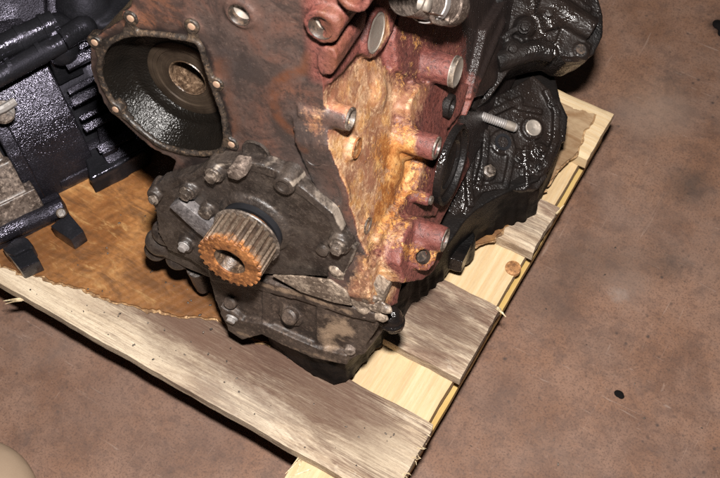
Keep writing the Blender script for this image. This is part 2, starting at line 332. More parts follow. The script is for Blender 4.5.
M = {}
M['floor'] = mat_floor()
M['grey_wood'] = mat_wood('weathered_wood', 1, 'X'); M['pine_y'] = mat_wood('fresh_pine_lengthwise', 0, 'Y', 2); M['pine_x'] = mat_wood('fresh_pine', 0, 'X', 5, ((.47, .345, .205), (.57, .44, .275), (.62, .495, .325)))
M['stringer'] = mat_wood('yellow_pine', 0, 'Y', 9, ((.36, .23, .07), (.44, .29, .09), (.50, .35, .13)))
M['knot'] = castiron('wood_knot', (.20, .085, .03), (.30, .14, .05), (.36, .19, .08), .7, .2, 60)
M['card'] = mat_cardboard()
M['torn'] = castiron('torn_paper', (.17, .085, .035), (.27, .155, .07), (.38, .25, .13), .8, .5, 120)
M['block'] = mat_block()
M['black'] = oily('oily_black_iron', (.0045, .004, .004), 1.0, (.016, .011, .009))
M['black_dusty'] = oily('oily_dusty_iron', (.008, .007, .007), .8, (.030, .021, .016), .5)
M['gear'] = oily('speckled_black_casting', (.006, .0055, .007), .8, None, .85, .03, (.17, .36), 620, (1.1, .8, .4), .42)
M['gear_plain'] = oily('black_oily_steel', (.006, .006, .007), .45, None, .5, .01)
M['alu'] = castiron('stained_aluminium', (.055, .040, .033), (.13, .10, .083), (.22, .175, .145), .42, .25, 22)
M['cover'] = castiron('dirty_grey_cover', (.019, .014, .012), (.037, .028, .023), (.070, .053, .042), .44, .5, 20, (.22, .18, .145), .28)
M['pan'] = castiron('dusty_brown_casting', (.028, .019, .015), (.055, .038, .029), (.11, .078, .058), .55, .5, 16, (.26, .18, .12), .32)
M['cavity'] = oily('dark_oily_cavity', (.0035, .0028, .0022), .8, (.007, .005, .0038), .30, .0, (.26, .40), 540, (1.0, .7, .25))
M['panblack'] = oily('black_pan_skin', (.005, .0045, .0045), .7, (.010, .007, .0055), .12, .0, (.45, .7))
def turned():
    m = Mat('turned_ring'); hx = F(189, 76, .032); d = m.n('ShaderNodeVectorMath', operation='DISTANCE'); m.put(d.inputs[0], m.co); d.inputs[1].default_value = hx
    w = m.noise(1, 3, .7, m.n('ShaderNodeCombineXYZ', X=m.math('MULTIPLY', d.outputs['Value'], 900.0)).outputs[0]); a = m.noise(40, 5, .6)
    c = m.mix(m.ramp(w, [(.35, .8), (.65, 0)]), m.ramp(a, [(.35, (.028, .019, .013)), (.65, (.080, .056, .038))]), (.022, .016, .012))
    return m.out(c, m.ramp(a, [(.3, .3), (.7, .45)]), .35, m.bump(w, .5, .0004), .5)
M['turned'] = turned()
ms = Mat('matt_black'); M['soot'] = ms.out((.006, .005, .005), .9, 0, ms.bump(ms.noise(500), .5, .001), .1)
M['rim'] = castiron('black_gasket_rim', (.012, .010, .009), (.030, .022, .017), (.075, .050, .032), .45, .6, 40)
M['steel'] = metal('bare_steel', (.44, .39, .34), .34, .6, (.09, .065, .05), 110, .75)
M['sprocket'] = metal('worn_sprocket_steel', (.27, .21, .165), .40, .9, (.035, .022, .015), 150, .7)
def sprock():
    m = Mat('worn_sprocket'); sp = m.n('ShaderNodeSeparateXYZ'); m.put(sp.inputs[0], m.co); x, y, z = sp.outputs
    r = m.math('SQRT', m.math('ADD', m.math('MULTIPLY', x, x), m.math('MULTIPLY', z, z))); n1 = m.noise(130, 5, .65); n2 = m.noise(420, 3, .6)
    tip = m.ramp(m.math('MULTIPLY', m.math('ADD', r, m.math('MULTIPLY', m.math('SUBTRACT', n1, .5), .0022)), 30.0), [(.785, 0), (.865, 1)])
    c = m.mix(tip, m.ramp(n1, [(.35, (.022, .014, .010)), (.65, (.065, .040, .026))]), m.ramp(n2, [(.35, (.15, .105, .075)), (.65, (.31, .235, .175))]))
    ry = m.math('ADD', m.math('MULTIPLY', m.math('SUBTRACT', y, -.0605), 60.0), m.math('MULTIPLY', m.math('SUBTRACT', n1, .5), 1.6))
    rk = m.ramp(ry, [(.0, 1), (.55, 0)]); c = m.mix(rk, c, m.ramp(n2, [(.35, (.14, .05, .014)), (.65, (.34, .14, .04))]))
    mt_ = m.math('MULTIPLY', tip, m.math('SUBTRACT', .75, rk, True))
    return m.out(c, m.ramp(n1, [(.3, .32), (.7, .5)]), mt_, m.bump(n2, .2, .0006), .5)
M['sprocket_teeth'] = sprock()
M['bright'] = metal('bright_machined', (.44, .39, .34), .34, .65, (.11, .085, .065), 170, .7)
M['lit_hole'] = metal('lit_thread_hole', (.46, .31, .22), .45, .5, (.20, .10, .055), 300, .4)  # pale tone paints in the flash caught by the ear hole bottoms
M['rustface'] = castiron('orange_rust', (.15, .054, .017), (.22, .083, .025), (.29, .120, .038), .6, .3, 35)
M['bolt'] = castiron('dirty_bolt', (.035, .027, .022), (.085, .065, .052), (.16, .13, .105), .42, .35, 120)
M['bore'] = castiron('brown_bore', (.03, .017, .010), (.075, .046, .028), (.14, .095, .062), .35, .4, 90)
M['rubber'] = oily('black_rubber', (.008, .008, .009), .12, None, .4, dull=.3)
M['seal'] = castiron('grey_sealant', (.10, .072, .055), (.19, .145, .11), (.29, .23, .175), .45, .5, 60)
M['zinc'] = metal('dull_zinc', (.42, .40, .39), .4, .6, (.10, .075, .06), 160)
M['hole'] = castiron('dark_bore', (.012, .008, .006), (.03, .02, .015), (.07, .045, .03), .5, .2, 80)
M['plate'] = castiron('slate_bar', (.06, .055, .056), (.095, .085, .085), (.13, .118, .115), .42, .35, 60)
mt = Mat('tan_vinyl'); M['tan'] = mt.out(mt.ramp(mt.noise(14, 3), [(.3, (.27, .195, .135)), (.7, (.32, .235, .165))]), .55, 0, mt.bump(mt.noise(300), .1, .001), .3)
M['splinter'] = castiron('pale_splinter', (.50, .38, .22), (.62, .48, .30), (.7, .56, .38), .8, .2, 60)

# ================================================================== THE SETTING
g = G(); s_ = 14; n_ = 60
me = bpy.data.meshes.new('floor')
me.from_pydata([(-s_, -s_, 0), (s_, -s_, 0), (s_, s_, 0), (-s_, s_, 0)], [], [(0, 1, 2, 3)])
tag(link('floor', me, M['floor']), 'brown painted concrete floor with scuffs and oil stains', kind='structure')

# ================================================================== THE PALLET
pal = empty('wooden_pallet', Matrix.Translation((-.45, .18, 0)), 'wooden pallet of grey weathered and fresh pine boards under the engine', 'pallet')
POFF = -Vector((-.45, .18, 0))
def board(name, x0, x1, y0, y1, z0, z1, mat, axis, jit=.0015, rag=(0, 0), seed=0, warp=.001):
    nx, ny = (int((x1 - x0) / .006), 14) if axis == 'X' else (14, int((y1 - y0) / .006))
    bm = bmesh.new(); V = {}
    def ns(*p): return noise.noise(Vector(p))
    for i in range(nx + 1):
        for j in range(ny + 1):
            fx, fy = i / nx, j / ny; x = x0 + (x1 - x0) * fx; y = y0 + (y1 - y0) * fy
            e = jit * (ns(x * 25, seed, .3) + .5 * ns(x * 90, seed, 1.3)); q = jit * (ns(y * 25, seed, 7.3) + .6 * ns(y * 160, seed, 9.))
            if axis == 'X': yy = y + e * (2 * fy - 1); xx = x + (q + rag[0] * ns(y * 300, seed, 3)) * (1 if i == nx else 0)
            else: xx = x + q * (2 * fx - 1); yy = y + (e + rag[0] * ns(x * 300, seed, 3)) * (1 if j == 0 else 0)
            dz = warp * ns(x * 6, y * 6, seed) + .0004 * (ns(x * 12, y * 140, seed) if axis == 'X' else ns(x * 140, y * 12, seed))
            edge = min(fx * (x1 - x0), (1 - fx) * (x1 - x0), fy * (y1 - y0), (1 - fy) * (y1 - y0))
            rd = -.0015 if edge < 1e-6 else 0
            V[i, j] = bm.verts.new((xx, yy, z1 + dz + rd))
    for i in range(nx):
        for j in range(ny): bm.faces.new((V[i, j], V[i + 1, j], V[i + 1, j + 1], V[i, j + 1]))
    loop = [(i, 0) for i in range(nx)] + [(nx, j) for j in range(ny)] + [(i, ny) for i in range(nx, 0, -1)] + [(0, j) for j in range(ny, 0, -1)]
    lo = [bm.verts.new((V[k].co.x, V[k].co.y, z0)) for k in loop]
    for a in range(len(loop)):
        b = (a + 1) % len(loop); bm.faces.new((V[loop[b]], V[loop[a]], lo[a], lo[b]))
    bm.faces.new(lo[::-1])
    gg = G(); gg.bm.free(); gg.bm = bm
    return put(name, gg, mat, pal, sharp=40, off=POFF)
DZ = .12
b1 = board('deck_board', -.95, .0, -.09, .003, DZ - .018, DZ, M['grey_wood'], 'X', .0012, (.004, 0), 1)
board('deck_board', -.95, -.001, .060, .154, DZ - .017, DZ, M['grey_wood'], 'X', .0012, (.001, 0), 2)
board('deck_board', -.95, -.001, .2315, .300, DZ - .017, DZ, M['grey_wood'], 'X', .0016, (.001, 0), 3)
tag(board('deck_board', -.95, .000, .374, .450, DZ - .018, DZ, M['pine_x'], 'X', .0008, (.0006, 0), 4), 'pale fresh end board at the far corner of the pallet')
for x0, x1, nm in ((-.105, -.009, 0), (-.66, -.56, 1), (-.95, -.86, 2)):
    board('stringer_board', x0, x1, -.116, .452, DZ - .0365, DZ - .0185, M['pine_y'], 'Y', .0008, (.003, 0), 11 + nm)
for x0, x1 in ((-.09, -.0045), (-.65, -.57), (-.95, -.87)):
    board('runner_board', x0, x1, -.07, .449, .059, DZ - .046, M['stringer'], 'Y', .0006, (.001, 0), 21 + int(x0 * 10))
    for y0 in (-.06, .15, .36): board('block', x0 + .01, x1 - .03, y0, y0 + .08, .001, .0585, M['stringer'], 'Y', .0006, (.001, 0), 31 + int(y0 * 10))
    for y0 in (-.08, .14, .36): board('spacer', x0 + .01, x1 - .02, y0, y0 + .085, .0745, DZ - .037, M['stringer'], 'Y', .0006, (.001, 0), 41 + int(y0 * 10))
# knot in the pine board, torn fibres and slivers
kp = W(513, 268, DZ - .0185); put('knot', G().lathe(kp - EZ * .004, EZ, [(.009, 0), (.0088, .0048), (.006, .0054)], 20), M['knot'], pal, off=POFF)
g = G()
for i in range(30):
    y = -.085 + .086 * random.random(); a = Vector((-.003, y, DZ - .001 - .014 * random.random() ** 2)); L = .003 + .005 * random.random() ** 2
    g.tube([a, a + Vector((L * .6, .002 * random.uniform(-1, 1), .001)), a + Vector((L, .003 * random.uniform(-1, 1), .002 * random.uniform(-1, 1)))], lambda t: .0007 * (1 - .8 * t), 5)
tag(put('torn_fibres', g, M['splinter'], pal, off=POFF), None, kind='stuff')
def sliver(a, b, r): put('splinter', G().tube([a, (a + b) / 2 + Vector((0, 0, .001)), b], lambda t: r * (1 - .85 * t), 6), M['splinter'], pal, off=POFF)
sliver(W(24, 299, .105), W(3, 301, .10), .0022); sliver(W(22, 300, .104), W(5, 304, .098), .0015)
sliver(W(497, 308), W(506, 317, .118), .0022)
sliver(W(306, 455, .10), W(285, 474, .10), .002); sliver(W(304, 452, .10), W(291, 467, .104), .0014); sliver(W(310, 470, .10), W(288, 478, .10), .0017); sliver(W(302, 458, .1), W(296, 477, .1), .0014)
sliver(W(556, 214, .12), W(564, 205, .122), .0014)

# ================================================================== THE CARDBOARD
front = [(-60, 248), (-20, 258), (0, 264), (20, 271), (40, 277), (62, 285), (85, 290), (105, 298), (122, 302), (140, 307), (162, 312), (190, 318), (215, 321), (224, 326), (240, 334), (262, 341), (300, 350)]
rgt = [(400, 300), (440, 262), (470, 248), (490, 240), (500, 233), (507, 225), (515, 217), (524, 205), (536, 199), (543, 191), (550, 184), (556, 171), (564, 165), (574, 157), (579, 146), (584, 135), (592, 124), (594, 115), (585, 112), (567, 110)]
pts = [W(*p, DZ + .0012) for p in front + rgt]
out = []
for a, b in zip(pts, pts[1:]):
    L = (b - a).length; k = max(1, int(L / .0035)); nrm = Vector((-(b - a).y, (b - a).x, 0)).normalized()
    for i in range(k):
        q = a.lerp(b, i / k); out.append(q + nrm * (.0045 * noise.noise(q * 55) + .002 * noise.noise(q * 210) + random.uniform(-.0013, .0013)))
out += [Vector((-.2, .43, DZ + .0012)), Vector((-.75, .43, DZ + .0012)), Vector((-.78, .0, DZ + .0012))]
g = G().prism([p + EZ * .0028 for p in out], -EZ * .0028)
cb = put('cardboard_sheet', g, M['card'], sharp=30)
ply = []; cm = Vector((-.35, .15, DZ))
for i, q in enumerate(out[:-3]):
    d_ = (q - cm).normalized(); ply.append(Vector((q.x, q.y, 0)) + Vector((d_.x, d_.y, 0)) * (.0015 + .0035 * max(0, noise.noise(q * 120)) + random.uniform(-.001, .0014)) + EZ * (DZ + .0016))
put('torn_ply', G().prism([*ply, *[Vector((q.x, q.y, DZ + .0016)) for q in out[-3:]]], -EZ * .0008), M['torn'], cb, sharp=30)
tag(cb, 'oil-soaked brown cardboard sheet with torn edges lying on the pallet', 'cardboard')

# ================================================================== THE ENGINE
BASE = Vector((.0, .16, -.235))
eng = empty('engine_block', Matrix.Translation(EO) @ EM.to_4x4() @ Matrix.Translation(BASE), 'rusty brown engine block with toothed crank sprocket, standing on the pallet', 'engine')
EOFF = -BASE
def P(name, g, mat, parent=None, bevel=0, sharp=35, seg=2):
    return put(name, g, mat, parent or eng, bevel, sharp, EOFF if parent is None else None, seg)
def CA(name, g, mat, parent=None, **k):
    return cast(name, g, mat, parent or eng, off=EOFF if parent is None else None, **k)
def disc(c, r, n=20):
    return [c + Vector((r * math.cos(t), 0, r * math.sin(t))) for t in [2 * math.pi * k / n for k in range(n)]]
def hexbolt(c, ax, r, h, mat='bolt', parent=None, name='bolt', washer=1.28):
    c = Vector(c); ax = Vector(ax).normalized(); g = G()
    g.lathe(c, ax, [(r * washer, -.001), (r * washer, h * .18), (r * washer * .93, h * .26)], 20)
    g.lathe(c + ax * h * .2, ax, [(r, 0), (r, h * .72), (r * .84, h * .82)], 6)
    return P(name, g, M[mat], parent, .0004)

# ---- block
cav_in = [(104, 50), (117, 38), (140, 33), (187, 38), (200, 45), (206, 63), (214, 87), (224, 117), (225, 144), (214, 153), (187, 152), (160, 144), (134, 124), (114, 104), (100, 74)]
cavP = smooth_path([F(*p) for p in cav_in], 3, True)
outline = [(140, -40), (420, -40), (330, 10), (322, 42), (323, 90), (325, 145), (345, 187), (347, 210), (360, 240), (375, 266), (376, 300), (360, 315), (300, 300), (230, 288), (205, 250), (165, 190), (176, 160), (150, 148), (122, 122), (104, 104), (90, 72), (90, 44), (104, 30), (128, 16)]
g = G()
oP = [F(*p) for p in outline]
def circ(c, ax, r, n=22):
    u_, v_ = frame(Vector(ax)); return [c + (u_ * math.cos(t) + v_ * math.sin(t)) * r for t in [2 * math.pi * k / n for k in range(n)]]
FH = [(239, 15, .0082), (320.5, 28, .0086), (313.5, 158.5, .0070)]
g.prism(oP, EY * .085, [cavP[::-1]] + [circ(F(x, y), EY, r) for x, y, r in FH])
def annulus(c, ax, ro, ri, L): g.prism(circ(c, ax, ro, 30), Vector(ax) * L, [circ(c, ax, ri, 22)])
def XZ(lst, y): return [Vector((x, y, z)) for x, z in lst]
core = [(-.06, .33), (.025, .33), (.060, .16), (.082, .06), (.100, -.03), (.118, -.10), (.10, -.14), (-.08, -.14), (-.10, 0), (-.115, .10), (-.11, .2)]
g.prism(XZ(core, .08), EY * .36)
SI = Vector((-1, 0, -.2)).normalized()
# ochre side plate, front flange, red wall
tanp = [(325, 92), (352, 66), (362, 58), (376, 59), (394, 74), (415, 83), (411, 98), (402, 104), (396, 122), (400, 138), (414, 152), (413, 172), (402, 198), (388, 226), (370, 252), (358, 232), (346, 190), (328, 148)]
g.prism([S(*p, .003) for p in tanp], SI * .03)
upp = [(331, 84), (342, 74), (358, 55), (366, 54), (375, 58), (386, 47), (394, 30), (399, 12), (414, -6), (414, -40), (346, -40), (336, 40), (332, 76)]
g.prism([S(*p, .011) for p in upp], SI * .04)
g.prism([F(*p, -.004) for p in [(317, 55), (324, 47), (334, 50), (337, 58), (335, 70), (331, 75), (321, 75), (317, 68)]], EY * .055)
g.prism([F(*p, -.008) for p in [(325, 12), (338, 16), (341, 28), (337, 40), (326, 42)]], EY * .065)
g.prism([S(*p, .020) for p in [(324, 14), (346, -12), (374, -14), (370, 6), (353, 20), (340, 36), (328, 40)]], SI * .03)
for p, r_, o_ in (((352, 92), .030, -.023), ((372, 100), .034, -.026), ((392, 98), .026, -.017), ((366, 165), .034, -.027), ((380, 200), .028, -.021), ((392, 165), .024, -.016), ((350, 140), .024, -.021)):
    g.ball(S(*p, o_), r_, (1, 1, 1.2))
redw = [(394, 40), (400, 12), (416, -30), (540, -40), (520, 5), (492, 38), (476, 80), (462, 112), (452, 140), (446, 190), (436, 216), (412, 218), (396, 240), (384, 262), (378, 240), (404, 200), (416, 172), (417, 150), (402, 136), (400, 122), (406, 107), (414, 100), (418, 84), (398, 70)]
g.prism([S(*p, .009) for p in redw], SI * .04)
g.prism([S(*p, .017) for p in [(420, 84), (470, 84), (462, 112), (448, 130), (444, 185), (430, 205), (416, 190), (424, 160), (412, 128), (408, 108)]], SI * .04)
# stepped ledge running back along the top of the red wall
g.prism([S(*p, .018) for p in [(487, 30), (512, -10), (540, -40), (560, -40), (545, 10), (520, 40), (500, 80), (484, 95), (470, 100)]], SI * .05)
# front lugs
def yrod(px, py, y0, y1, r): c = F(px, py, y0); g.cyl(c, c + EY * (y1 - y0), r, seg=24)
annulus(F(320.5, 28, -.010), EY, .0138, .0082, .012)
yrod(330, 22, -.006, .05, .010)
annulus(F(239, 15, -.0028), EY, .0125, .0080, .006)
annulus(F(313.5, 158.5, -.008), EY, .0112, .0068, .011)
annulus(F(352, -2, -.012), EY, .0122, .0066, .014); yrod(352, -2, .0015, .06, .012)
for p in [(94, 43), (130, 19), (191, 27), (216, 85), (231, 145), (115, 110)]: yrod(*p, -.002, .008, .0075)
# side bosses
def xstub(px, py, off, L, r0, r1=None, hole=False):
    tip = S(px, py, off)
    if hole: annulus(tip - EX * .016, EX, r0, r0 * .70, .016); g.cyl(tip - EX * L, tip - EX * .0155, r1 or r0 * 1.12, r0)
    else: g.cyl(tip - EX * L, tip, r1 or r0 * 1.12, r0)
    return tip
tA = xstub(351, 119, .019, .04, .0102, None, True); tB = xstub(357, 148, .008, .03, .0100)
tC = xstub(437, 148, .040, .07, .0112, .0125, True); tD = xstub(456, 72, .038, .05, .0138, .0150)
tE = xstub(445, 240, .050, .07, .0118, .014, True)
g.ball(S(404, 140, .002), .018)
tO = S(377, 33, .0150); g.cyl(tO - EX * .03, tO - EX * .0058, .023, .0212); annulus(tO - EX * .006, EX, .0208, .0162, .006)
tG = xstub(368, 226, .004, .02, .0085); tH = xstub(430, 200, .026, .03, .006)
# red lower boss mass with its cross hole
g.prism([S(*p, .026) for p in [(400, 264), (404, 238), (413, 222), (424, 217), (446, 232), (444, 256), (434, 272), (424, 280), (404, 284)]], SI * .05)
HN = Vector((.62, -.52, .58)).normalized(); hb = S(424, 257, .036); g.cyl(hb - HN * .03, hb - HN * .0095, .018, .0135); annulus(hb - HN * .010, HN, .0130, .0066, .010)
# lower front corner, the flaring foot of the block
g.prism([S(*p, .004) for p in [(364, 246), (372, 250), (388, 258), (402, 284), (398, 304), (382, 312), (370, 300)]], SI * .04)
# the gasket rib along the right of the front face
g.tube(smooth_path([F(313, 158, -.003), F(326, 164, -.003), F(338, 176, -.003), (F(345, 192, -.003)), F(347, 212, -.003), F(357, 238, -.003), F(366, 256, -.003)], 5), .0042, 10)
# oily ridges at the back
g.tube([S(500, 20, .014), S(488, 52, .016), S(474, 88, .016), S(464, 116, .012)], lambda t: .0075 - .005 * t)
blk = CA('block_casting', g, M['block'], voxel=.0019, it=3, relief=((.0016, .035), (.0007, .008)))
# patch masks as vertex attributes, in the block's own coordinates
me = blk.data; nv = len(me.vertices); co = np.empty(nv * 3, 'f'); me.vertices.foreach_get('co', co); co = co.reshape(-1, 3)
nm = np.empty(nv * 3, 'f'); me.vertex_normals.foreach_get('vector', nm); nm = nm.reshape(-1, 3)
def poly_mask(uv, poly, soft):
    """1 inside the outline, falling to 0 across `soft` metres outside it"""
    x, y = uv[:, 0], uv[:, 1]; ins = np.zeros(len(x), bool); d = np.full(len(x), 9.)
    for (ax, ay), (bx, by) in zip(poly, poly[1:] + poly[:1]):
        cr = ((ay > y) != (by > y)) & (x < (bx - ax) * (y - ay) / ((by - ay) + 1e-12) + ax); ins ^= cr
        t = np.clip(((x - ax) * (bx - ax) + (y - ay) * (by - ay)) / ((bx - ax) ** 2 + (by - ay) ** 2 + 1e-12), 0, 1)
        d = np.minimum(d, np.hypot(x - ax - t * (bx - ax), y - ay - t * (by - ay)))
    return np.where(ins, np.minimum(1, .5 + .5 * d / soft), np.maximum(0, .5 - .5 * d / soft))
def path_mask(uv, path, w):
    x, y = uv[:, 0], uv[:, 1]; d = np.full(len(x), 9.)
    for (ax, ay), (bx, by) in zip(path, path[1:]):
        t = np.clip(((x - ax) * (bx - ax) + (y - ay) * (by - ay)) / ((bx - ax) ** 2 + (by - ay) ** 2 + 1e-12), 0, 1)
        d = np.minimum(d, np.hypot(x - ax - t * (bx - ax), y - ay - t * (by - ay)))
    return np.clip(1.3 - d / w, 0, 1)
front_m = np.clip(1 - (co[:, 1] - .004) / .005, 0, 1) * np.clip((-nm[:, 1] - .35) / .3, 0, 1)
front_m *= 1 - np.clip((co[:, 2] - .165) / .01, 0, 1) * np.clip((co[:, 0] - .055) / .008, 0, 1) * .8
side_m = 1 - front_m
fu = co[:, [0, 2]]; su = co[:, [1, 2]]
def FU(l, y=0): return [(F(*p, y).x, F(*p, y).z) for p in l]
def SU(l, off=.006): return [(S(*p, off).y, S(*p, off).z) for p in l]
right_m = side_m * (co[:, 0] > .03); side_o = side_m; side_m = right_m
tan_m = side_m * poly_mask(su, SU([(322, 98), (352, 66), (362, 58), (376, 58), (396, 74), (416, 84), (410, 102), (398, 122), (404, 140), (414, 155), (408, 180), (394, 212), (376, 246), (366, 252), (344, 200), (326, 150)]), .016)
tan_m = np.maximum(tan_m, .66 * front_m * poly_mask(fu, FU([(300, 98), (308, 108), (320, 106), (326, 112), (326, 138), (314, 130), (303, 122)]), .012))
tan_m = np.maximum(tan_m, .62 * (co[:, 1] < .03) * poly_mask(fu, FU([(352, 262), (366, 250), (384, 268), (398, 288), (392, 312), (356, 310), (344, 282)]), .01))
tan_m = np.maximum(tan_m, .8 * side_m * poly_mask(su, SU([(372, 52), (380, 12), (390, 12), (392, 34), (382, 50)], .013), .004))
skin = np.clip((.024 - np.abs(co[:, 0] - (.099 - .2 * co[:, 2]))) / .006, 0, 1); tan_m = np.where(co[:, 1] > .01, tan_m * skin, tan_m)
or_m = skin * side_m * poly_mask(su, SU([(398, 120), (404, 138), (416, 150), (416, 168), (402, 205), (386, 232), (370, 246), (372, 215), (386, 180), (372, 160), (384, 138)]), .02) * .95
or_m = np.maximum(or_m, side_m * .62 * poly_mask(su, SU([(392, 34), (402, 26), (416, 28), (420, 40), (408, 48), (394, 44)]), .012))
or_m = np.maximum(or_m, side_m * .55 * poly_mask(su, SU([(404, 30), (440, 22), (456, 30), (454, 52), (436, 44), (410, 60), (398, 60)]), .02))
or_m = np.maximum(or_m, side_m * .75 * poly_mask(su, SU([(404, 250), (412, 240), (424, 246), (430, 262), (420, 270), (406, 262)], .03), .008))
or_m = np.maximum(or_m, side_m * .8 * poly_mask(su, SU([(388, 286), (396, 276), (402, 288), (396, 302)], .016), .006))
or_m = np.maximum(or_m, .62 * side_m * poly_mask(su, SU([(376, 58), (416, 76), (414, 98), (396, 92)]), .014))
stain = front_m * path_mask(fu, FU([(310, 56), (304, 70), (290, 74), (277, 82), (273, 98), (277, 116), (290, 130), (308, 142)]), .0050) * .75
stain = np.maximum(stain, front_m * .7 * poly_mask(fu, FU([(222, 60), (228, 110), (240, 140), (228, 150), (218, 100), (210, 60)]), .01))
stain = np.maximum(stain, side_m * np.clip(1 - (co[:, 1]) / .03, 0, 1) * np.clip((.02 - np.abs(co[:, 0] - .088)) / .01, 0, 1) * .8)
side_m = side_o
oil = np.clip((co[:, 1] - .185) / .09 - co[:, 2] * 3, 0, 1) * side_m * np.clip((co[:, 1] - .12) / .04, 0, 1)
oil = np.maximum(oil, np.clip((-.05 - co[:, 0]) / .03, 0, 1) * side_m)
grime = path_mask(fu, FU(cav_in + cav_in[:1]), .012) * .72
grime = np.maximum(grime, path_mask(fu, FU([(150, 190), (180, 172), (206, 158), (247, 155), (280, 164), (310, 186), (338, 210), (350, 236)]), .012) * .6)
grime = np.maximum(grime, poly_mask(fu, FU([(228, 10), (252, 6), (262, 40), (240, 60), (226, 34)]), .02) * .35)
oil = np.maximum(oil, front_m * grime)
for k_, a_ in (('front', front_m), ('tan', tan_m), ('orange', or_m), ('stain', stain), ('oil', oil)):
    at = me.attributes.new(k_, 'FLOAT', 'POINT'); at.data.foreach_set('value', a_.astype('f'))

def worn(o, items):
    me = o.data; n = len(me.vertices); c_ = np.empty(n * 3, 'f'); me.vertices.foreach_get('co', c_); c_ = c_.reshape(-1, 3); a_ = np.zeros(n)
    for kind, pts, w_, k_ in items:
        mk = path_mask(c_[:, [0, 2]], FU(pts, -.013), w_) if kind == 'path' else poly_mask(c_[:, [0, 2]], FU(pts, -.013), w_)
        a_ = np.maximum(a_, mk * k_)
    me.attributes.new('worn', 'FLOAT', 'POINT').data.foreach_set('value', a_.astype('f'))
# ---- pump cavity, turned inside, with its rim and ears
cc = sum(cavP, Vector()) / len(cavP); cin = F(190, 77, .052)
bm = bmesh.new(); rings = []
N = len(cavP)
cin = F(189, 76, .032); hub = Vector((cin.x, .032, cin.z))
CAV = [(-.001, 0, 1.0, 0), (.003, 0, .985, 0), (.012, .2, .93, .045), (.0235, .45, .86, .0440), (.0240, .5, .82, .0415), (.0262, .8, .80, .0375), (.0300, 1, 0, .0360), (.0306, 1, 0, .0345), (.0312, 1, 0, .0335), (.0318, 1, 0, .0190)]
hub.y = .032
for y, a_, s2, R2 in CAV:
    ring = []
    for p in cavP:
        d_ = p - cc; d_.y = 0; q = cc.lerp(hub, a_) + d_ * (s2 * (1 - a_)) + d_.normalized() * (R2 * a_); q.y = y
        ring.append(bm.verts.new(q))
    rings.append(ring)
for a, b in zip(rings, rings[1:]):
    for k in range(N): bm.faces.new((a[k], a[(k + 1) % N], b[(k + 1) % N], b[k]))
g = G(); g.bm.free(); g.bm = bm
me = g.mesh('pump_cavity'); cavo = link('pump_cavity', me, M['cavity'], eng, EOFF); me.flip_normals()
md = cavo.modifiers.new('s', 'SUBSURF'); md.levels = 2; md.render_levels = 2; md2 = cavo.modifiers.new('d', 'DISPLACE'); md2.texture = cloud(.012); md2.strength = .0008; bake(cavo); cavo.data.shade_smooth()
P('turned_disc', G().lathe(hub - EY * .0042, EY, [(.0385, .004), (.0375, .0005), (.0365, 0), (.0290, .0004), (.0286, .0018), (.0165, .0020)], 56, False), M['turned'], cavo)
P('bore_sleeve', G().lathe(hub + Vector((0, -.0026, 0)), EY, [(.0178, 0), (.0172, -.0008), (.0164, 0), (.0158, .046)], 40, False), M['bore'], cavo)
P('bore_end', G().lathe(hub + EY * .044, EY, [(.0165, 0), (.0165, .002)], 30), M['hole'], cavo)
P('port', G().prism([hub + Vector((x, .028, z)) for x, z in ((-.006, -.0145), (.0, -.017), (.008, -.0155), (.0125, -.011), (.008, -.008), (.0, -.007), (-.005, -.010))], EY * .006), M['hole'], cavo)
rim = G(); rp = smooth_path([F(*p, -.001) for p in cav_in], 5, True); rp.append(rp[0]); rim.tube(rp, .0028, 8)
ears = [(94, 43), (130, 19), (191, 27), (216, 85), (231, 145), (115, 110)]
for p in ears: rim.cyl(F(*p, -.0035), F(*p, -.0035) + EY * .010, .0064)
for p, q in (((94, 43), (0, 14)), ((94, 43), (0, 1)), ((130, 19), (1, 2)), ((191, 27), (3, 4)), ((216, 85), (5, 6)), ((231, 145), (8, 7)), ((115, 110), (13, 12))):
    P0 = F(*p, -.0024); d1 = F(*cav_in[q[0]], -.0024); d2 = F(*cav_in[q[1]], -.0024); sd = (d2 - d1).normalized() * .0045
    rim.prism([P0 - sd, d1.lerp(d2, .1), d1.lerp(d2, .9), P0 + sd], EY * .006)
rimo = CA('gasket_rim', rim, M['rim'], voxel=.0011, it=3, relief=((.0012, .008), (.0005, .003)))
for p in ears: P('threaded_hole', G().lathe(F(*p, -.0042), EY, [(.0031, 0), (.0031, .004)], 16), M['lit_hole'], rimo, .0005)
def ringhole(px, py, y, r, deep, matin='bright'):
    c = F(px, py, y)
    o = P('bolt_hole', G().lathe(c, EY, [(r * 1.12, -.0003), (r * 1.0, .0012), (r * .94, .003), (r * .94, deep), (r * 1.1, deep)], 28, False), M['hole'])
    P('bore', G().lathe(c + EY * deep * .8, EY, [(r, 0), (r * .75, .0015), (r * .3, .004), (.0004, .005)], 24, False), M[matin], o); return o
ringhole(239, 15, -.0030, .0080, .007); ringhole(320.5, 28, -.0100, .0084, .010); ringhole(313.5, 158.5, -.0080, .0068, .006, 'steel')
P('core_plug', G().lathe(F(258, 150, .002), -EY, [(.0128, 0), (.0128, .004), (.0118, .0046), (.0105, .0036), (.004, .0032)], 32), M['cover'])
# oval bore in the upper side flange
P('machined_bore', G().lathe(tO - EX * .0042, EX, [(.0166, 0), (.0166, .0042), (.0150, .0046), (.0145, .0038), (.001, .0036)], 36), M['bright'])
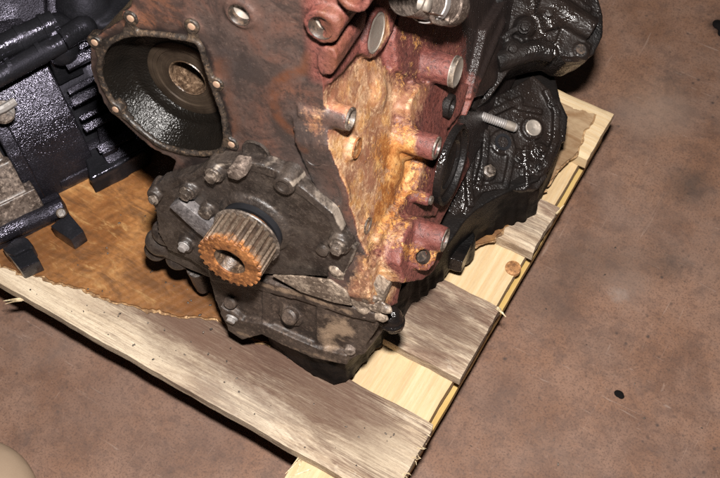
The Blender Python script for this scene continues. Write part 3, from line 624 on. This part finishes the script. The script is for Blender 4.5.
# ends of the side stubs
for t, r, mi in ((tA, .0102, 'hole'), (tC, .0112, 'bore'), (tE, .0118, 'bore')):
    o = P('dowel_sleeve', G().lathe(t, EX, [(r * .92, -.001), (r * .90, .0006), (r * .74, .0007), (r * .68, -.001), (r * .66, -.014)], 28, False), M['bolt'])
    P('bore', G().lathe(t - EX * .011, EX, [(r * .72, 0), (r * .72, .001)], 24), M[mi], o)
P('dowel_pin', G().lathe(tA - EX * .011, EX, [(.0042, 0), (.0042, .0065), (.003, .0075)], 16), M['steel'])
o = P('core_plug', G().lathe(tD - EX * .003, EX, [(.0142, 0), (.0142, .0042), (.0125, .0050), (.0112, .0040), (.004, .0036), (.001, .0036)], 32), M['steel'])
P('paint_ring', G().lathe(tD - EX * .001, EX, [(.0142, -.001), (.0142, .0020), (.0134, .0030)], 32, False), M['seal'], o)
P('boss_hole', G().lathe(tB - EX * .001, EX, [(.0088, 0), (.0088, .0018), (.0074, .0012), (.0066, .0008)], 24), M['rustface'])
P('threaded_hole', G().lathe(tG - EX * .001, EX, [(.0075, 0), (.0075, .0016), (.0045, .0012), (.0042, -.001)], 24), M['bolt'])
P('cross_hole', G().lathe(hb, -HN, [(.0068, .001), (.0062, .002), (.0058, .008), (.0002, .0082)], 24, False), M['hole'])
P('dowel_pin', G().lathe(tH - EX * .002, EX, [(.0042, 0), (.0042, .004), (.003, .0048)], 16), M['bolt'])

# ---- front cover (oil pump and seal carrier)
g = G(); YC = -.012
cov = [(197, 172), (206, 163), (216, 160), (247, 161), (262, 164), (277, 170), (292, 179), (306, 190), (320, 202), (334, 213), (342, 228), (346, 240), (357, 248), (352, 262), (342, 278), (318, 276), (290, 275), (262, 274), (235, 280), (207, 270), (188, 258), (168, 250), (158, 232), (156, 210), (150, 200), (150, 190), (160, 182), (180, 176)]
g.prism([F(*p, YC) for p in cov], EY * .0135)
g.lathe(Vector((0, YC + .001, 0)), -EY, [(.034, -.01), (.034, .003), (.029, .0065), (.024, .0065), (.024, -.01)], 40)
for p, r in (((213, 175), .0092), ((187, 193), .0085), ((284, 186), .0090), ((338, 246), .0098), ((184, 247), .008), ((153, 197), .007), ((205, 213), .007)):
    c = F(*p, YC - .006); g.cyl(c, c + EY * .02, r, r * 1.25)
g.prism([F(*p, YC - .0012) for p in [(216, 161), (247, 162), (277, 171), (306, 191), (333, 214), (345, 240), (355, 249), (343, 276), (337, 272), (346, 251), (337, 240), (328, 218), (302, 197), (274, 178), (246, 169), (218, 168)]], EY * .01)
g.prism([F(*p, YC - .002) for p in [(150, 198), (165, 184), (190, 175), (206, 164), (212, 170), (194, 181), (170, 190), (155, 203)]], EY * .01)
# dark lobed housing at its left
for p, r, y in (((160, 242), .015, .006), ((166, 232), .014, .004), ((178, 258), .013, .010), ((156, 250), .012, .010)):
    c = F(*p, y); g.ball(c, r, (1, .9, 1))
g.cyl(F(196, 268, .012), F(203, 288, .03), .010, .007)
g.prism([F(*p, -.002) for p in [(150, 240), (165, 222), (190, 240), (215, 262), (215, 280), (190, 270), (165, 258)]], EY * .05)
cvo = CA('front_cover', g, M['cover'], voxel=.0012, it=2, relief=((.0009, .02), (.0005, .005)))
worn(cvo, [('path', [(292, 179), (306, 189), (320, 201), (334, 214), (342, 230)], .0022, .75), ('path', [(206, 166), (240, 163), (270, 168)], .002, .5), ('path', [(346, 240), (356, 250), (344, 276)], .0025, .6), ('poly', [(300, 262), (340, 262), (336, 274), (300, 272)], .015, .45)])
bar = [(169, 207), (180, 202), (214, 229), (205, 239), (196, 232)]
P('slide_bar', G().prism([F(*p, YC - .010) for p in bar], EY * .012), M['plate'], cvo, .0008)
P('cast_tab', G().prism([F(*p, YC - .011) for p in [(226, 171), (232, 164), (245, 166), (246, 176), (238, 181), (228, 178)]], EY * .012), M['alu'], cvo, .0012)
for p, r in (((213, 175), .0056), ((187, 193), .0054), ((338, 247), .0058)):
    hexbolt(F(*p, YC - .0065), -EY, r, .006, 'bolt', cvo)
hexbolt(F(184, 246, YC - .006), -EY, .0045, .005, 'zinc', cvo)
hexbolt(F(154, 199, YC - .006), Vector((-.4, -1, .2)), .0042, .004, 'bolt', cvo)
o = P('bolt_hole', G().lathe(F(283, 186, YC - .0065), EY, [(.0086, .002), (.0084, -.001), (.006, -.001), (.0056, .006)], 20, False), M['cover'], cvo)
P('bore', G().lathe(F(283, 186, YC - .003), EY, [(.0062, 0), (.0062, .001)], 16), M['hole'], o)
P('bolt_head', G().lathe(F(205, 213, YC - .008), -EY, [(.0062, -.002), (.006, .002), (.004, .003)], 18), M['bolt'], cvo)
P('round_plug', G().lathe(F(322, 251, YC - .0025), -EY, [(.006, -.002), (.0055, .0012), (.003, .0018)], 20), M['cover'], cvo)
seal = P('crank_seal', G().lathe(Vector((0, YC - .005, 0)), -EY, [(.0285, -.004), (.0285, .003), (.0262, .0046), (.0225, .0042), (.0205, .001), (.020, -.004)], 44, False), M['rubber'], cvo)
P('seal_lip', G().lathe(Vector((0, YC - .005, 0)), -EY, [(.0208, -.003), (.0200, .0046), (.0186, .0052), (.0180, -.002)], 44, False), M['rustface'], seal)
P('crank_nose', G().lathe(Vector((0, -.004, 0)), -EY, [(.0182, 0), (.0182, .030)], 36), M['steel'])

# ---- crank sprocket
NT = 25; R0, R1 = .0258, .0292
def tooth_prof(y, ro=R1, ri=R0):
    p = []
    for k in range(NT):
        for a, r in ((-.30, ri), (-.20, ro), (.20, ro), (.30, ri)):
            t = 2 * math.pi * (k + a) / NT + .1; p.append(Vector((r * math.cos(t), y, r * math.sin(t))))
    return p
hole = [Vector((.0156 * math.cos(t), 0, .0156 * math.sin(t))) for t in [2 * math.pi * k / 36 for k in range(36)]]
key = [Vector((.0155 * math.cos(t), 0, .0155 * math.sin(t))) for t in [2 * math.pi * k / 40 for k in range(40)]]
YF = -.0605
def withkey(y):
    out = []
    for k in range(48):
        t = 2 * math.pi * k / 48; d = abs((t - math.radians(140) + math.pi) % (2 * math.pi) - math.pi); r = .0182 if d < .17 else .0148
        out.append(Vector((r * math.cos(t), y, r * math.sin(t))))
    return out
g = G(); g.prism(tooth_prof(YF + .002), EY * .0285, [withkey(YF + .002)])
spr = P('crank_sprocket', g, M['sprocket_teeth'], None, .0005, 30)
P('front_face', G().prism(tooth_prof(YF, R1 + .0005, R1 - .0022), EY * .0022, [withkey(YF)]), M['rustface'], spr, .0005, 30)
P('rear_flange', G().lathe(Vector((0, YF + .0302, 0)), EY, [(.016, 0), (.0312, 0), (.0318, .0012), (.0308, .0026), (.016, .0028)], 56), M['bolt'], spr)
P('hub', G().lathe(Vector((0, YF + .0015, 0)), EY, [(.0150, 0), (.0144, .0012), (.0138, .010), (.0118, .0125), (.0108, .028), (.0002, .0285)], 40, False), M['bore'], spr)
P('crank_bolt', G().lathe(Vector((0, YF + .016, 0)), -EY, [(.0112, -.002), (.0105, .001), (.006, .002), (.0055, -.001), (.0004, -.001)], 28, False), M['steel'], spr)

# ---- lower casting under the cover (dusty brown)
g = G()
low = [(207, 268), (214, 296), (222, 318), (230, 332), (242, 338), (258, 332), (270, 334), (284, 343), (312, 355), (344, 363), (358, 356), (366, 345), (378, 328), (378, 312), (362, 300), (330, 288), (290, 278), (250, 276)]
g.prism([F(*p, -.010) for p in low], EY * .07)
for p, r, y in (((231, 318), .012, -.016), ((290, 318), .012, -.014), ((352, 345), .015, -.010), ((236, 300), .010, -.010)):
    c = F(*p, y); g.cyl(c, c + EY * .03, r, r * 1.3)
g.prism([F(*p, -.017) for p in [(220, 306), (228, 312), (242, 321), (262, 324), (290, 337), (318, 349), (347, 356), (347, 365), (312, 358), (284, 346), (262, 335), (242, 340), (228, 331)]], EY * .03)
g.prism([F(*p, -.014) for p in [(208, 270), (250, 278), (300, 291), (350, 307), (374, 314), (376, 323), (350, 317), (300, 301), (250, 288), (211, 281)]], EY * .03)
g.prism([F(*p, -.013) for p in [(262, 288), (270, 291), (272, 324), (262, 322)]], EY * .02)
g.prism([F(*p, -.013) for p in [(316, 304), (324, 306), (326, 348), (316, 346)]], EY * .02)
lowo = CA('lower_casting', g, M['pan'], voxel=.0014, it=2, relief=((.0012, .03), (.0005, .006)))
worn(lowo, [('poly', [(318, 318), (350, 318), (356, 340), (330, 352), (316, 340)], .015, .75), ('path', [(250, 280), (300, 294), (350, 312)], .006, .6), ('path', [(240, 330), (284, 342), (344, 360)], .005, .45)])
P('dowel_pin', G().lathe(F(350, 350, -.012), -EY + EX * .3, [(.0055, -.004), (.0055, .002), (.0045, .003)], 18), M['alu'], lowo)
hexbolt(F(232, 318, -.018), -EY - EZ * .3, .0048, .005, 'zinc', lowo)
P('bolt_head', G().lathe(F(290, 316, -.016), -EY + EZ * .5, [(.0085, -.004), (.0082, .003), (.006, .005)], 20), M['pan'], lowo)
P('bolt_head', G().lathe(F(231, 302, -.012), -EY + EZ * .5, [(.007, -.004), (.0066, .003), (.005, .005)], 20), M['pan'], lowo)
# thin bent baffle and lumps of sealant
P('baffle_plate', G().prism([F(*p, -.020) for p in [(272, 276), (300, 277), (330, 281), (346, 292), (352, 306), (334, 303), (300, 292)]], EY * .0025), M['seal'], None, .0006)
g = G()
for i in range(90):
    t = random.random(); p = (338 + 44 * t + random.uniform(-6, 6), 282 + 34 * t - 26 * (t - .5) ** 2 + random.uniform(-10, 10))
    g.ball(F(*p, -.012 + .006 * random.random()), random.uniform(.002, .0062), (1.3, .7, 1))
g.prism([F(*p, -.006) for p in [(344, 282), (350, 268), (360, 258), (372, 282), (384, 294), (382, 306), (370, 314), (354, 312), (350, 300)]], EY * .02)
CA('gasket_sealant', g, M['seal'], voxel=.0012, it=2, relief=((.003, .012), (.0012, .004)))

# ---- oil pan standing on the cardboard
def Lw(p): return loc(p)
ftp = [(308, 372), (334, 385), (346, 382), (354, 375), (364, 362), (377, 348), (392, 330), (404, 318), (412, 303), (430, 290), (446, 276), (458, 258), (470, 246), (486, 236), (505, 226), (530, 217), (549, 184), (556, 165)]
fw = [W(*p, DZ + .0045) for p in ftp] + [Vector((-.08, .42, DZ + .0045)), Vector((-.30, .42, DZ + .0045)), Vector((-.32, .10, DZ + .0045)), Vector((-.24, .03, DZ + .0045)), W(270, 345, DZ + .0045)]
cw = sum(fw, Vector()) / len(fw)
g = G()
g.prism([Lw(p) for p in fw], EMT @ Vector((0, 0, .075)))
g.prism([Lw(cw + (p - cw) * .80 + Vector((-.01, 0, .05))) for p in fw], EMT @ Vector((-.02, 0, .035)))
for p in [(316, 372), (332, 379), (350, 374), (364, 358), (378, 344), (400, 316), (416, 298), (424, 292), (432, 285), (440, 278), (490, 232), (500, 226), (511, 222), (522, 219), (532, 212)]:
    a = W(*p, DZ + .005); g.cyl(Lw(a), Lw(a + Vector((-.004, 0, .07))), .0052, .0046, 12)
CA('oil_pan', g, M['panblack'], voxel=.0016, it=1, relief=((.0012, .03), (.0004, .006)))

# ---- oily black castings at the rear right
nB = Vector((.38, -.18, .91)).normalized(); PB = W(533, 128, .215)
def B(px, py, up=0): return loc(PW(px, py, PB + nB * up, nB))
NB = EMT @ nB
g = G()
g.prism([B(*p) for p in [(440, 150), (462, 112), (480, 104), (505, 92), (534, 75), (548, 88), (562, 106), (567, 118), (563, 142), (552, 166), (540, 184), (522, 188), (500, 186), (484, 192), (474, 208), (466, 222), (452, 214), (438, 202)]], -NB * .05)
for p, r, u in (((533, 128), .012, .005), ((503, 142), .013, .004), ((488, 172), .009, .004), ((538, 168), .009, .005), ((541, 150), .008, .004), ((519, 158), .010, .003)):
    c = B(*p, u); g.cyl(c - NB * .02, c, r * 1.3, r)
for path, r, u in (([(546, 92), (556, 112), (555, 140), (545, 166)], .006, .003), ([(466, 214), (470, 198), (479, 190), (496, 187), (522, 188), (535, 186), (543, 176)], .006, -.002), ([(500, 100), (520, 108), (540, 112)], .005, .001), ([(512, 146), (509, 168), (505, 186)], .0055, .001), ([(526, 148), (527, 168), (527, 187)], .005, .001), ([(472, 150), (468, 178), (470, 205)], .006, .002), ([(462, 128), (486, 116), (520, 100)], .006, .002), ([(486, 132), (484, 160), (478, 184)], .006, .002), ([(556, 100), (564, 118), (562, 140)], .005, -.004)):
    q_ = [B(*p, u) for p in path]
    for a_, b_ in zip(q_, q_[1:]):
        d_ = (b_ - a_).normalized(); g.box((a_ + b_) / 2 - NB * .006, (b_ - a_) / 2 + d_ * r * .4, NB.cross(d_) * r * .62, NB * (.006 + r * .7))
brk = CA('mount_casting', g, M['black'], voxel=.0014, it=2, relief=((.0008, .02), (.0004, .006)))
for p in ((541, 150), (538, 168), (519, 158), (552, 104)): hexbolt(B(*p, .0045), NB, .0044, .006, 'black', brk)
P('machined_pad', G().lathe(B(533, 128, .0045), NB, [(.0088, 0), (.0088, .0018), (.0078, .0022), (.001, .0005)], 28), M['bright'], brk)
P('bolt_hole', G().lathe(B(503, 142, .0045), NB, [(.009, -.002), (.009, .001), (.006, .001), (.0056, -.004)], 24, False), M['rubber'], brk)
g = G()
nC = Vector((.30, -.30, .90)).normalized(); PC = W(565, 30, .30); NC = EMT @ nC
def Cc(px, py, up=0): return loc(PW(px, py, PC + nC * up, nC))
g.prism([Cc(*p) for p in [(495, -40), (596, -40), (598, -4), (603, 14), (603, 36), (594, 54), (578, 62), (566, 62), (556, 56), (544, 58), (528, 62), (510, 70), (490, 98), (470, 112), (476, 70)]], -NC * .06)
g.tube(smooth_path([Cc(*p, .006) for p in [(538, 2), (556, 8), (575, 20), (592, 30)]], 4), .014, 10)
g.tube(smooth_path([Cc(*p, .004) for p in [(496, 62), (520, 54), (536, 50), (552, 52)]], 4), .011, 10)
g.tube([Cc(538, -20, .004), Cc(552, 30, .002)], .009)
g.tube([Cc(500, -10, .012), Cc(480, 60, .004), Cc(466, 108, .0)], .011)
g.prism([Cc(*p, .005) for p in [(560, 30), (592, 44), (588, 60), (560, 56), (556, 44)]], -NC * .03)
c = Cc(581, 50, .008); g.cyl(c - NC * .02, c, .011, .008)
for p in ((524, 28), (512, 50)): g.ball(Cc(*p, 0), .012)
for a_, b_ in (((500, 40), (530, 20)), ((505, 60), (545, 40)), ((560, -8), (590, 12))):
    a_, b_ = Cc(*a_, .002), Cc(*b_, .002); d_ = (b_ - a_).normalized(); g.box((a_ + b_) / 2, (b_ - a_) / 2, NC.cross(d_) * .003, NC * .007)
hs = CA('bell_casting', g, M['black'], voxel=.0016, it=2, relief=((.0014, .025), (.0005, .006)))
for p in ((524, 28), (512, 50), (548, 14)): hexbolt(Cc(*p, .011), NC, .005, .006, 'black', hs)
P('bolt_hole', G().lathe(Cc(581, 49, .0088), -NC, [(.0052, 0), (.0046, .001), (.004, .012)], 20), M['hole'], hs)
# round black opening, stud, bolts
cR = S(456, 166, .028)
P('seal_ring', G().lathe(cR - EX * .008, EX, [(.0395, 0), (.0395, .0055), (.038, .007), (.0355, .0065), (.0345, .002), (.033, .001), (.024, .003), (.022, .0005), (.001, .0)], 48, False), M['black'])
a = B(471, 112, .014); b = B(516, 128, .014)
st = P('threaded_stud', G().lathe(a, b - a, [((.0050 if k % 2 else .0043), (b - a).length * k / 44) for k in range(45)], 18), M['zinc'])
d_ = (b - a).normalized()
P('stud_tip', G().lathe(b - d_ * .012, d_, [(.0050, 0), (.0052, .004), (.0050, .009), (.0040, .0125)], 18), M['bright'], st)
P('collar', G().lathe(a + d_ * .002, d_, [(.0056, 0), (.0060, .004), (.0050, .006)], 18), M['alu'], st)
o = P('bolt_hole', G().lathe(S(450, 106, .022), EX, [(.0115, -.003), (.011, .002), (.0075, .002), (.007, -.006)], 22, False), M['black'])
P('bore', G().lathe(S(450, 106, .019), EX, [(.008, 0), (.008, .001)], 18), M['hole'], o)
pb = loc(W(466, 226, .165)); up = EMT @ Vector((0, 0, 1))
o = P('cap_screw', G().lathe(pb - up * .016, up, [(.0062, 0), (.0062, .016), (.0058, .018), (.0036, .018), (.0034, .013), (.0002, .013)], 22, False), M['zinc'])
g = G(); c = loc(W(462, 240, .150)); g.cyl(c - up * .03, c, .016, .014); g.cyl(pb - up * .03, pb - up * .014, .010); g.box(c - up * .01 - EY * .01, EX * .012, EY * .02, up * .012)
CA('pan_flange', g, M['black'], voxel=.0014, it=3, relief=((.002, .02), (.0008, .006)))
g = G(); c = F(392, 318, .010); g.ball(c, .0105, (1, 1, 1.2)); g.cyl(c, c + EX * .004 - EZ * .013, .0105, .0085); g.cyl(c - EZ * .002, c - EZ * .006, .0125); g.cyl(c - EX * .025, c, .011)
CA('drain_knob', g, M['black'], voxel=.0012, it=3, relief=((.002, .012), (.0006, .004)))
g = G(); g.cyl(loc(W(490, 178, .195)), loc(W(490, 178, .225)), .0075, .006)
P('stud_nut', G().lathe(B(488, 172, .004), NB, [(.007, 0), (.007, .006), (.0045, .007), (.004, .012), (.001, .0125)], 6), M['bolt'])

# ---- water tube with hose clamp at the top
a = S(432, 2, .046); b = S(466, 10, .046) ; ax = (b - a).normalized()
tb = P('water_tube', G().lathe(a - ax * .05, ax, [(.0150, 0), (.0150, .072), (.0165, .074), (.0168, .090), (.0150, .094), (.0135, .094), (.0130, .07)], 40, False), M['alu'])
P('bore', G().lathe(a + ax * .040, ax, [(.0134, 0), (.0134, .001)], 28), M['rubber'], tb)
cl = P('hose_clamp', G().lathe(a - ax * .012, ax, [(.0166, 0), (.0176, .0005), (.0176, .0085), (.0166, .009)], 40, False), M['zinc'], tb)
k = S(433, 14, .062)
P('clamp_screw', G().box(k + ax * .006, ax * .006, Vector((0, .004, -.004)), Vector((.004, 0, .001))), M['zinc'], cl, .001)
P('clamp_strap', G().tube(smooth_path([S(432, 14, .058), S(434, 21, .056), S(446, 23, .056), S(447, 15, .056)], 4), .0022, 8), M['alu'], cl)
P('bolt_head', G().lathe(S(427, 4, .060), EX, [(.006, -.006), (.006, .002), (.0045, .003)], 20), M['bright'], cl)

# ================================================================== THE BLACK GEARBOX ON THE LEFT
U = Vector((.46, .89, 0)).normalized(); Vv = Vector((U.y, -U.x, 0)); GO = W(67, 192, DZ + .004)
GM = Matrix((U, Vv, EZ)).transposed()
gb = empty('gearbox', Matrix.Translation(GO) @ GM.to_4x4(), 'oily black gearbox casting with ribs and two feet, at the left on the cardboard', 'gearbox')
def gl(p): return GM.transposed() @ (p - GO)
def Z(px, py, h): return gl(W(px, py, DZ + .004 + h))            # gearbox coordinates at height h
def Q(px, py, v):                                                   # ... on the upright plane v
    n = Vv; return gl(PW(px, py, GO + Vv * v, n))
GX, GY, GZ = EX, EY, EZ
def GP(name, g, mat, parent=None, bevel=0, sharp=35): return put(name, g, mat, parent or gb, bevel, sharp)
def arc(u0, u1, r, cv, cz, a0, a1, n=14, rin=None):
    """a length of barrel wall, axis along u"""
    pr = [(cv + r * math.cos(t), cz + r * math.sin(t)) for t in [a0 + (a1 - a0) * k / n for k in range(n + 1)]]
    ri = rin or r - .02
    pr += [(cv + ri * math.cos(t), cz + ri * math.sin(t)) for t in [a1 + (a0 - a1) * k / n for k in range(n + 1)]]
    return [Vector((u0, v, z)) for v, z in pr], Vector((u1 - u0, 0, 0))
g = G()
g.prism(*arc(-.026, .042, .152, -.155, .0, -.02, 1.75))                                    # broad speckled band
bnd = cast('barrel_band', g, M['gear'], gb, voxel=.0017, it=2, relief=((.0008, .03), (.0003, .005)))
g = G(); g.prism(*arc(-.30, .16, .118, -.155, .0, .0, 2.6, rin=.09)); cast('barrel', g, M['gear_plain'], gb, voxel=.0022, it=2, relief=((.001, .03), (.0003, .006)))
g = G(); g.prism(*arc(-.040, -.024, .160, -.155, .0, -.05, 1.5)); cast('rib', g, M['gear'], gb, voxel=.0018, it=3, relief=((.001, .03),))
# base rails
g = G(); g.box((.08, -.012, .010), GX * .085, GY * .012, GZ * .010); GP('base_rail', g, M['gear'], None, .008)
g = G(); g.box((.082, -.020, .027), GX * .083, GY * .008, GZ * .007); GP('upper_rail', g, M['gear'], None, .006)
# ribs between the band and the engine
for (p0, p1, h, w) in (((72, 103), (112, 82), .10, .0045), ((68, 92), (108, 71), .10, .0035), ((84, 129), (124, 109), .07, .0045), ((80, 119), (120, 99), .075, .003), ((98, 150), (134, 132), .05, .005), ((106, 160), (146, 140), .035, .006), ((66, 66), (104, 46), .14, .005), ((62, 56), (100, 36), .145, .0035)):
    a, b = Z(*p0, h), Z(*p1, h); g = G(); tz = Vector((-.1, .58, .8)).normalized(); ty = tz.cross((b - a).normalized()); g.box((a + b) / 2 - tz * .012, (b - a) / 2, ty * w, tz * .012); GP('rib', g, M['gear'], None, .0012)
g = G(); a, b = Z(103, 118, .055), Z(110, 150, .045); g.box((a + b) / 2 - GZ * .02, GX * .010, (b - a) / 2, GZ * .018); GP('web', g, M['gear'], None, .003)
# rods and pipe over the top of the barrel
def bar3(name, p0, p1, h, r, mat='gear', h1=None):
    g = G(); g.tube([Z(*p0, h), Z(*p1, h1 if h1 is not None else h)], r, 14); return GP(name, g, M[mat])
bar3('rail_pipe', (-30, 62), (55, 22), .175, .013, 'gear_plain'); bar3('rail_pipe', (-30, 92), (62, 42), .165, .011, 'gear_plain'); bar3('vent_pipe', (62, 40), (84, 26), .170, .012, 'gear_plain')
bar3('rail_pipe', (-30, 78), (52, 36), .160, .008, 'gear')
g = G(); g.ball(Z(55, 30, .165), .020, (1, 1, .8)); g.ball(Z(62, 48, .15), .018); g.box(Z(58, 50, .12), GX * .016, GY * .02, GZ * .03); g.ball(Z(84, 28, .165), .014)
cast('pipe_joint', g, M['gear_plain'], gb, voxel=.0018, it=4, relief=((.003, .02), (.0006, .005)))
for p, h in (((20, 38), .175), ((44, 27), .175), ((10, 68), .165), ((40, 53), .165)):
    a = Z(*p, h); ax_ = (Z(55, 22, .175) - Z(-30, 62, .175)).normalized(); r_ = .0142 if h > .17 else .0122
    GP('pipe_collar', G().lathe(a - ax_ * .003, ax_, [(r_ * .8, 0), (r_, .0008), (r_, .0055), (r_ * .8, .0062)], 24, False), M['gear_plain'])
for x_ in (.03, .075, .12):
    g = G(); g.lathe(Vector((x_, -.018, .033)), Vector((0, .3, .95)), [(.0062, 0), (.0062, .0015), (.0058, .002)], 16); g.lathe(Vector((x_, -.018, .034)), Vector((0, .3, .95)), [(.0045, 0), (.0045, .0042), (.0038, .005)], 6); GP('rail_bolt', g, M['bolt'], None, .0003)
# upper casing behind
nT = Vector((.42, -.36, .84)).normalized(); PT = W(30, 20, DZ + .15); nTl = GM.transposed() @ nT
def ZT(px, py, up=0): return gl(PW(px, py, PT + nT * up, nT))
g = G(); g.prism([ZT(*p) for p in [(-40, 10), (-40, 50), (46, 22), (44, -30), (-40, -30)]], -nTl * .06); cast('upper_casing', g, M['gear'], gb, voxel=.0022, it=3, relief=((.002, .03), (.0005, .005)))
g = G(); g.prism([ZT(*p, -.006) for p in [(46, 20), (60, 14), (84, 32), (96, 40), (92, 20), (72, -30), (47, -30)]], -nTl * .06); cast('upper_casing', g, M['gear'], gb, voxel=.0022, it=3, relief=((.002, .03), (.0005, .005)))
g = G(); g.prism([Z(*p, .16) for p in [(62, -30), (130, -40), (130, 16), (100, 26), (80, 18), (66, 6)]], -GZ * .10); g.ball(Z(84, 4, .16), .03); cast('end_casing', g, M['gear_plain'], gb, voxel=.0024, it=4, relief=((.004, .04), (.0006, .006)))
g = G(); g.prism([Z(*p, .03) for p in [(62, 60), (110, 40), (150, 130), (146, 150), (90, 180), (76, 120)]], -GZ * .03); cast('inner_wall', g, M['gear_plain'], gb, voxel=.0024, it=4, relief=((.004, .04), (.0006, .006)))
# grey alloy casing at the far left, its joint and strap
g = G(); g.prism(*arc(-.20, -.044, .158, -.142, .0, -.03, 2.2)); g.prism(*arc(-.20, -.031, .170, -.142, .0, -.03, .34)); g.prism(*arc(-.20, -.040, .166, -.142, .0, .3, .58)); g.prism(*arc(-.20, -.075, .163, -.142, .0, .62, 1.1)); g.prism(*arc(-.20, -.095, .168, -.142, .0, 1.2, 2.2)); cast('alloy_casing', g, M['alu'], gb, voxel=.002, it=3, relief=((.002, .05), (.0006, .008)))
GP('strap', G().tube([Z(-20, 118, .15), Z(4, 108, .15), Z(15, 101, .15)], .0045, 8), M['zinc'])
GP('flange_washer', G().lathe(Z(3, 112, .14), Vector((.2, .5, .8)), [(.002, .003), (.011, .004), (.0125, 0)], 26, False), M['alu'])
# hinge bar with its two feet
g = G(); a, b = Q(-20, 250, .012), Q(66, 202, .012); g.tube([Z(-25, 244, .022), Z(64, 206, .022)], .011, 12); g.box((Z(-25, 240, .010) + Z(60, 212, .010)) / 2, GX * .055, GY * .012, GZ * .010)
cast('foot_bar', g, M['gear'], gb, voxel=.0014, it=3, relief=((.001, .02), (.0006, .005)))
GP('bolt_head', G().lathe(Z(61, 213, .030), Vector((.1, .6, .8)), [(.0055, -.006), (.0055, .003), (.004, .0045)], 18), M['bolt'])
for q in ([(50, 226), (68, 212), (84, 231), (71, 240)], [(2, 248), (26, 238), (40, 261), (20, 269)]):
    g = G(); g.prism([Z(*p, .022) for p in q], -GZ * .0215); GP('foot', g, M['gear_plain'], None, .0015)
g = G(); g.prism([Z(*p, .026) for p in [(2, 250), (14, 238), (26, 236), (34, 246), (14, 256)]], -GZ * .024); GP('foot_bracket', g, M['gear_plain'], None, .003)

# ================================================================== LOOSE THINGS
g = G(); c = W(-28, 500, .035); g.ball(c, .066, (1.1, 1.0, .52)); g.ball(c + Vector((-.06, -.05, -.004)), .07, (1.2, 1.0, .5))
o = cast('rounded_object', g, M['tan'], None, voxel=.003, it=8, relief=((.001, .05),))
tag(o, 'smooth tan rounded object on the floor at the lower left corner', 'object')
g = G(); g.ball(W(619, 394, .001), .0050, (1.15, .9, .2)); g.ball(W(621, 396, .001), .0040, (1, .9, .22)); o = put('rubber_crumb', g, M['soot'])
tag(o, 'small flat black crumb lying alone on the bare concrete right of the pallet', 'crumb')

g = G(); rr = random.Random(5)
for i in range(170):
    if i < 70: p = Vector((rr.uniform(-.42, -.2), rr.uniform(-.05, .12), DZ + .0045))
    elif i < 120: p = Vector((rr.uniform(-.45, -.01), rr.uniform(-.085, -.005), DZ + .0006))
    else: p = Vector((rr.uniform(-.02, .3), rr.uniform(-.1, .6), .0006)); p.x += .03
    r = rr.uniform(.0004, .0013); m4 = Matrix.Translation(p) @ Matrix.Rotation(rr.random() * 6, 4, 'Z') @ Matrix.Diagonal((r * rr.uniform(1, 2), r, r * .7, 1))
    bmesh.ops.create_icosphere(g.bm, subdivisions=1, radius=1, matrix=m4)
tag(put('grit', g, M['bolt'], sharp=60), 'scattered dark grit and crumbs on the boards, cardboard and floor', kind='stuff')

g = G(); c = W(722, 26, .004); g.ball(c, .012, (1.2, .8, .4)); g.ball(c + Vector((.012, .008, 0)), .010, (1.3, .8, .4)); g.ball(c + Vector((.004, -.010, -.001)), .006, (1, 1.2, .4))
o = cast('rubber_scrap', g, M['soot'], None, voxel=.0012, it=3, relief=((.003, .01),))
tag(o, 'lumpy black scrap on the floor at the top right edge', 'scrap')
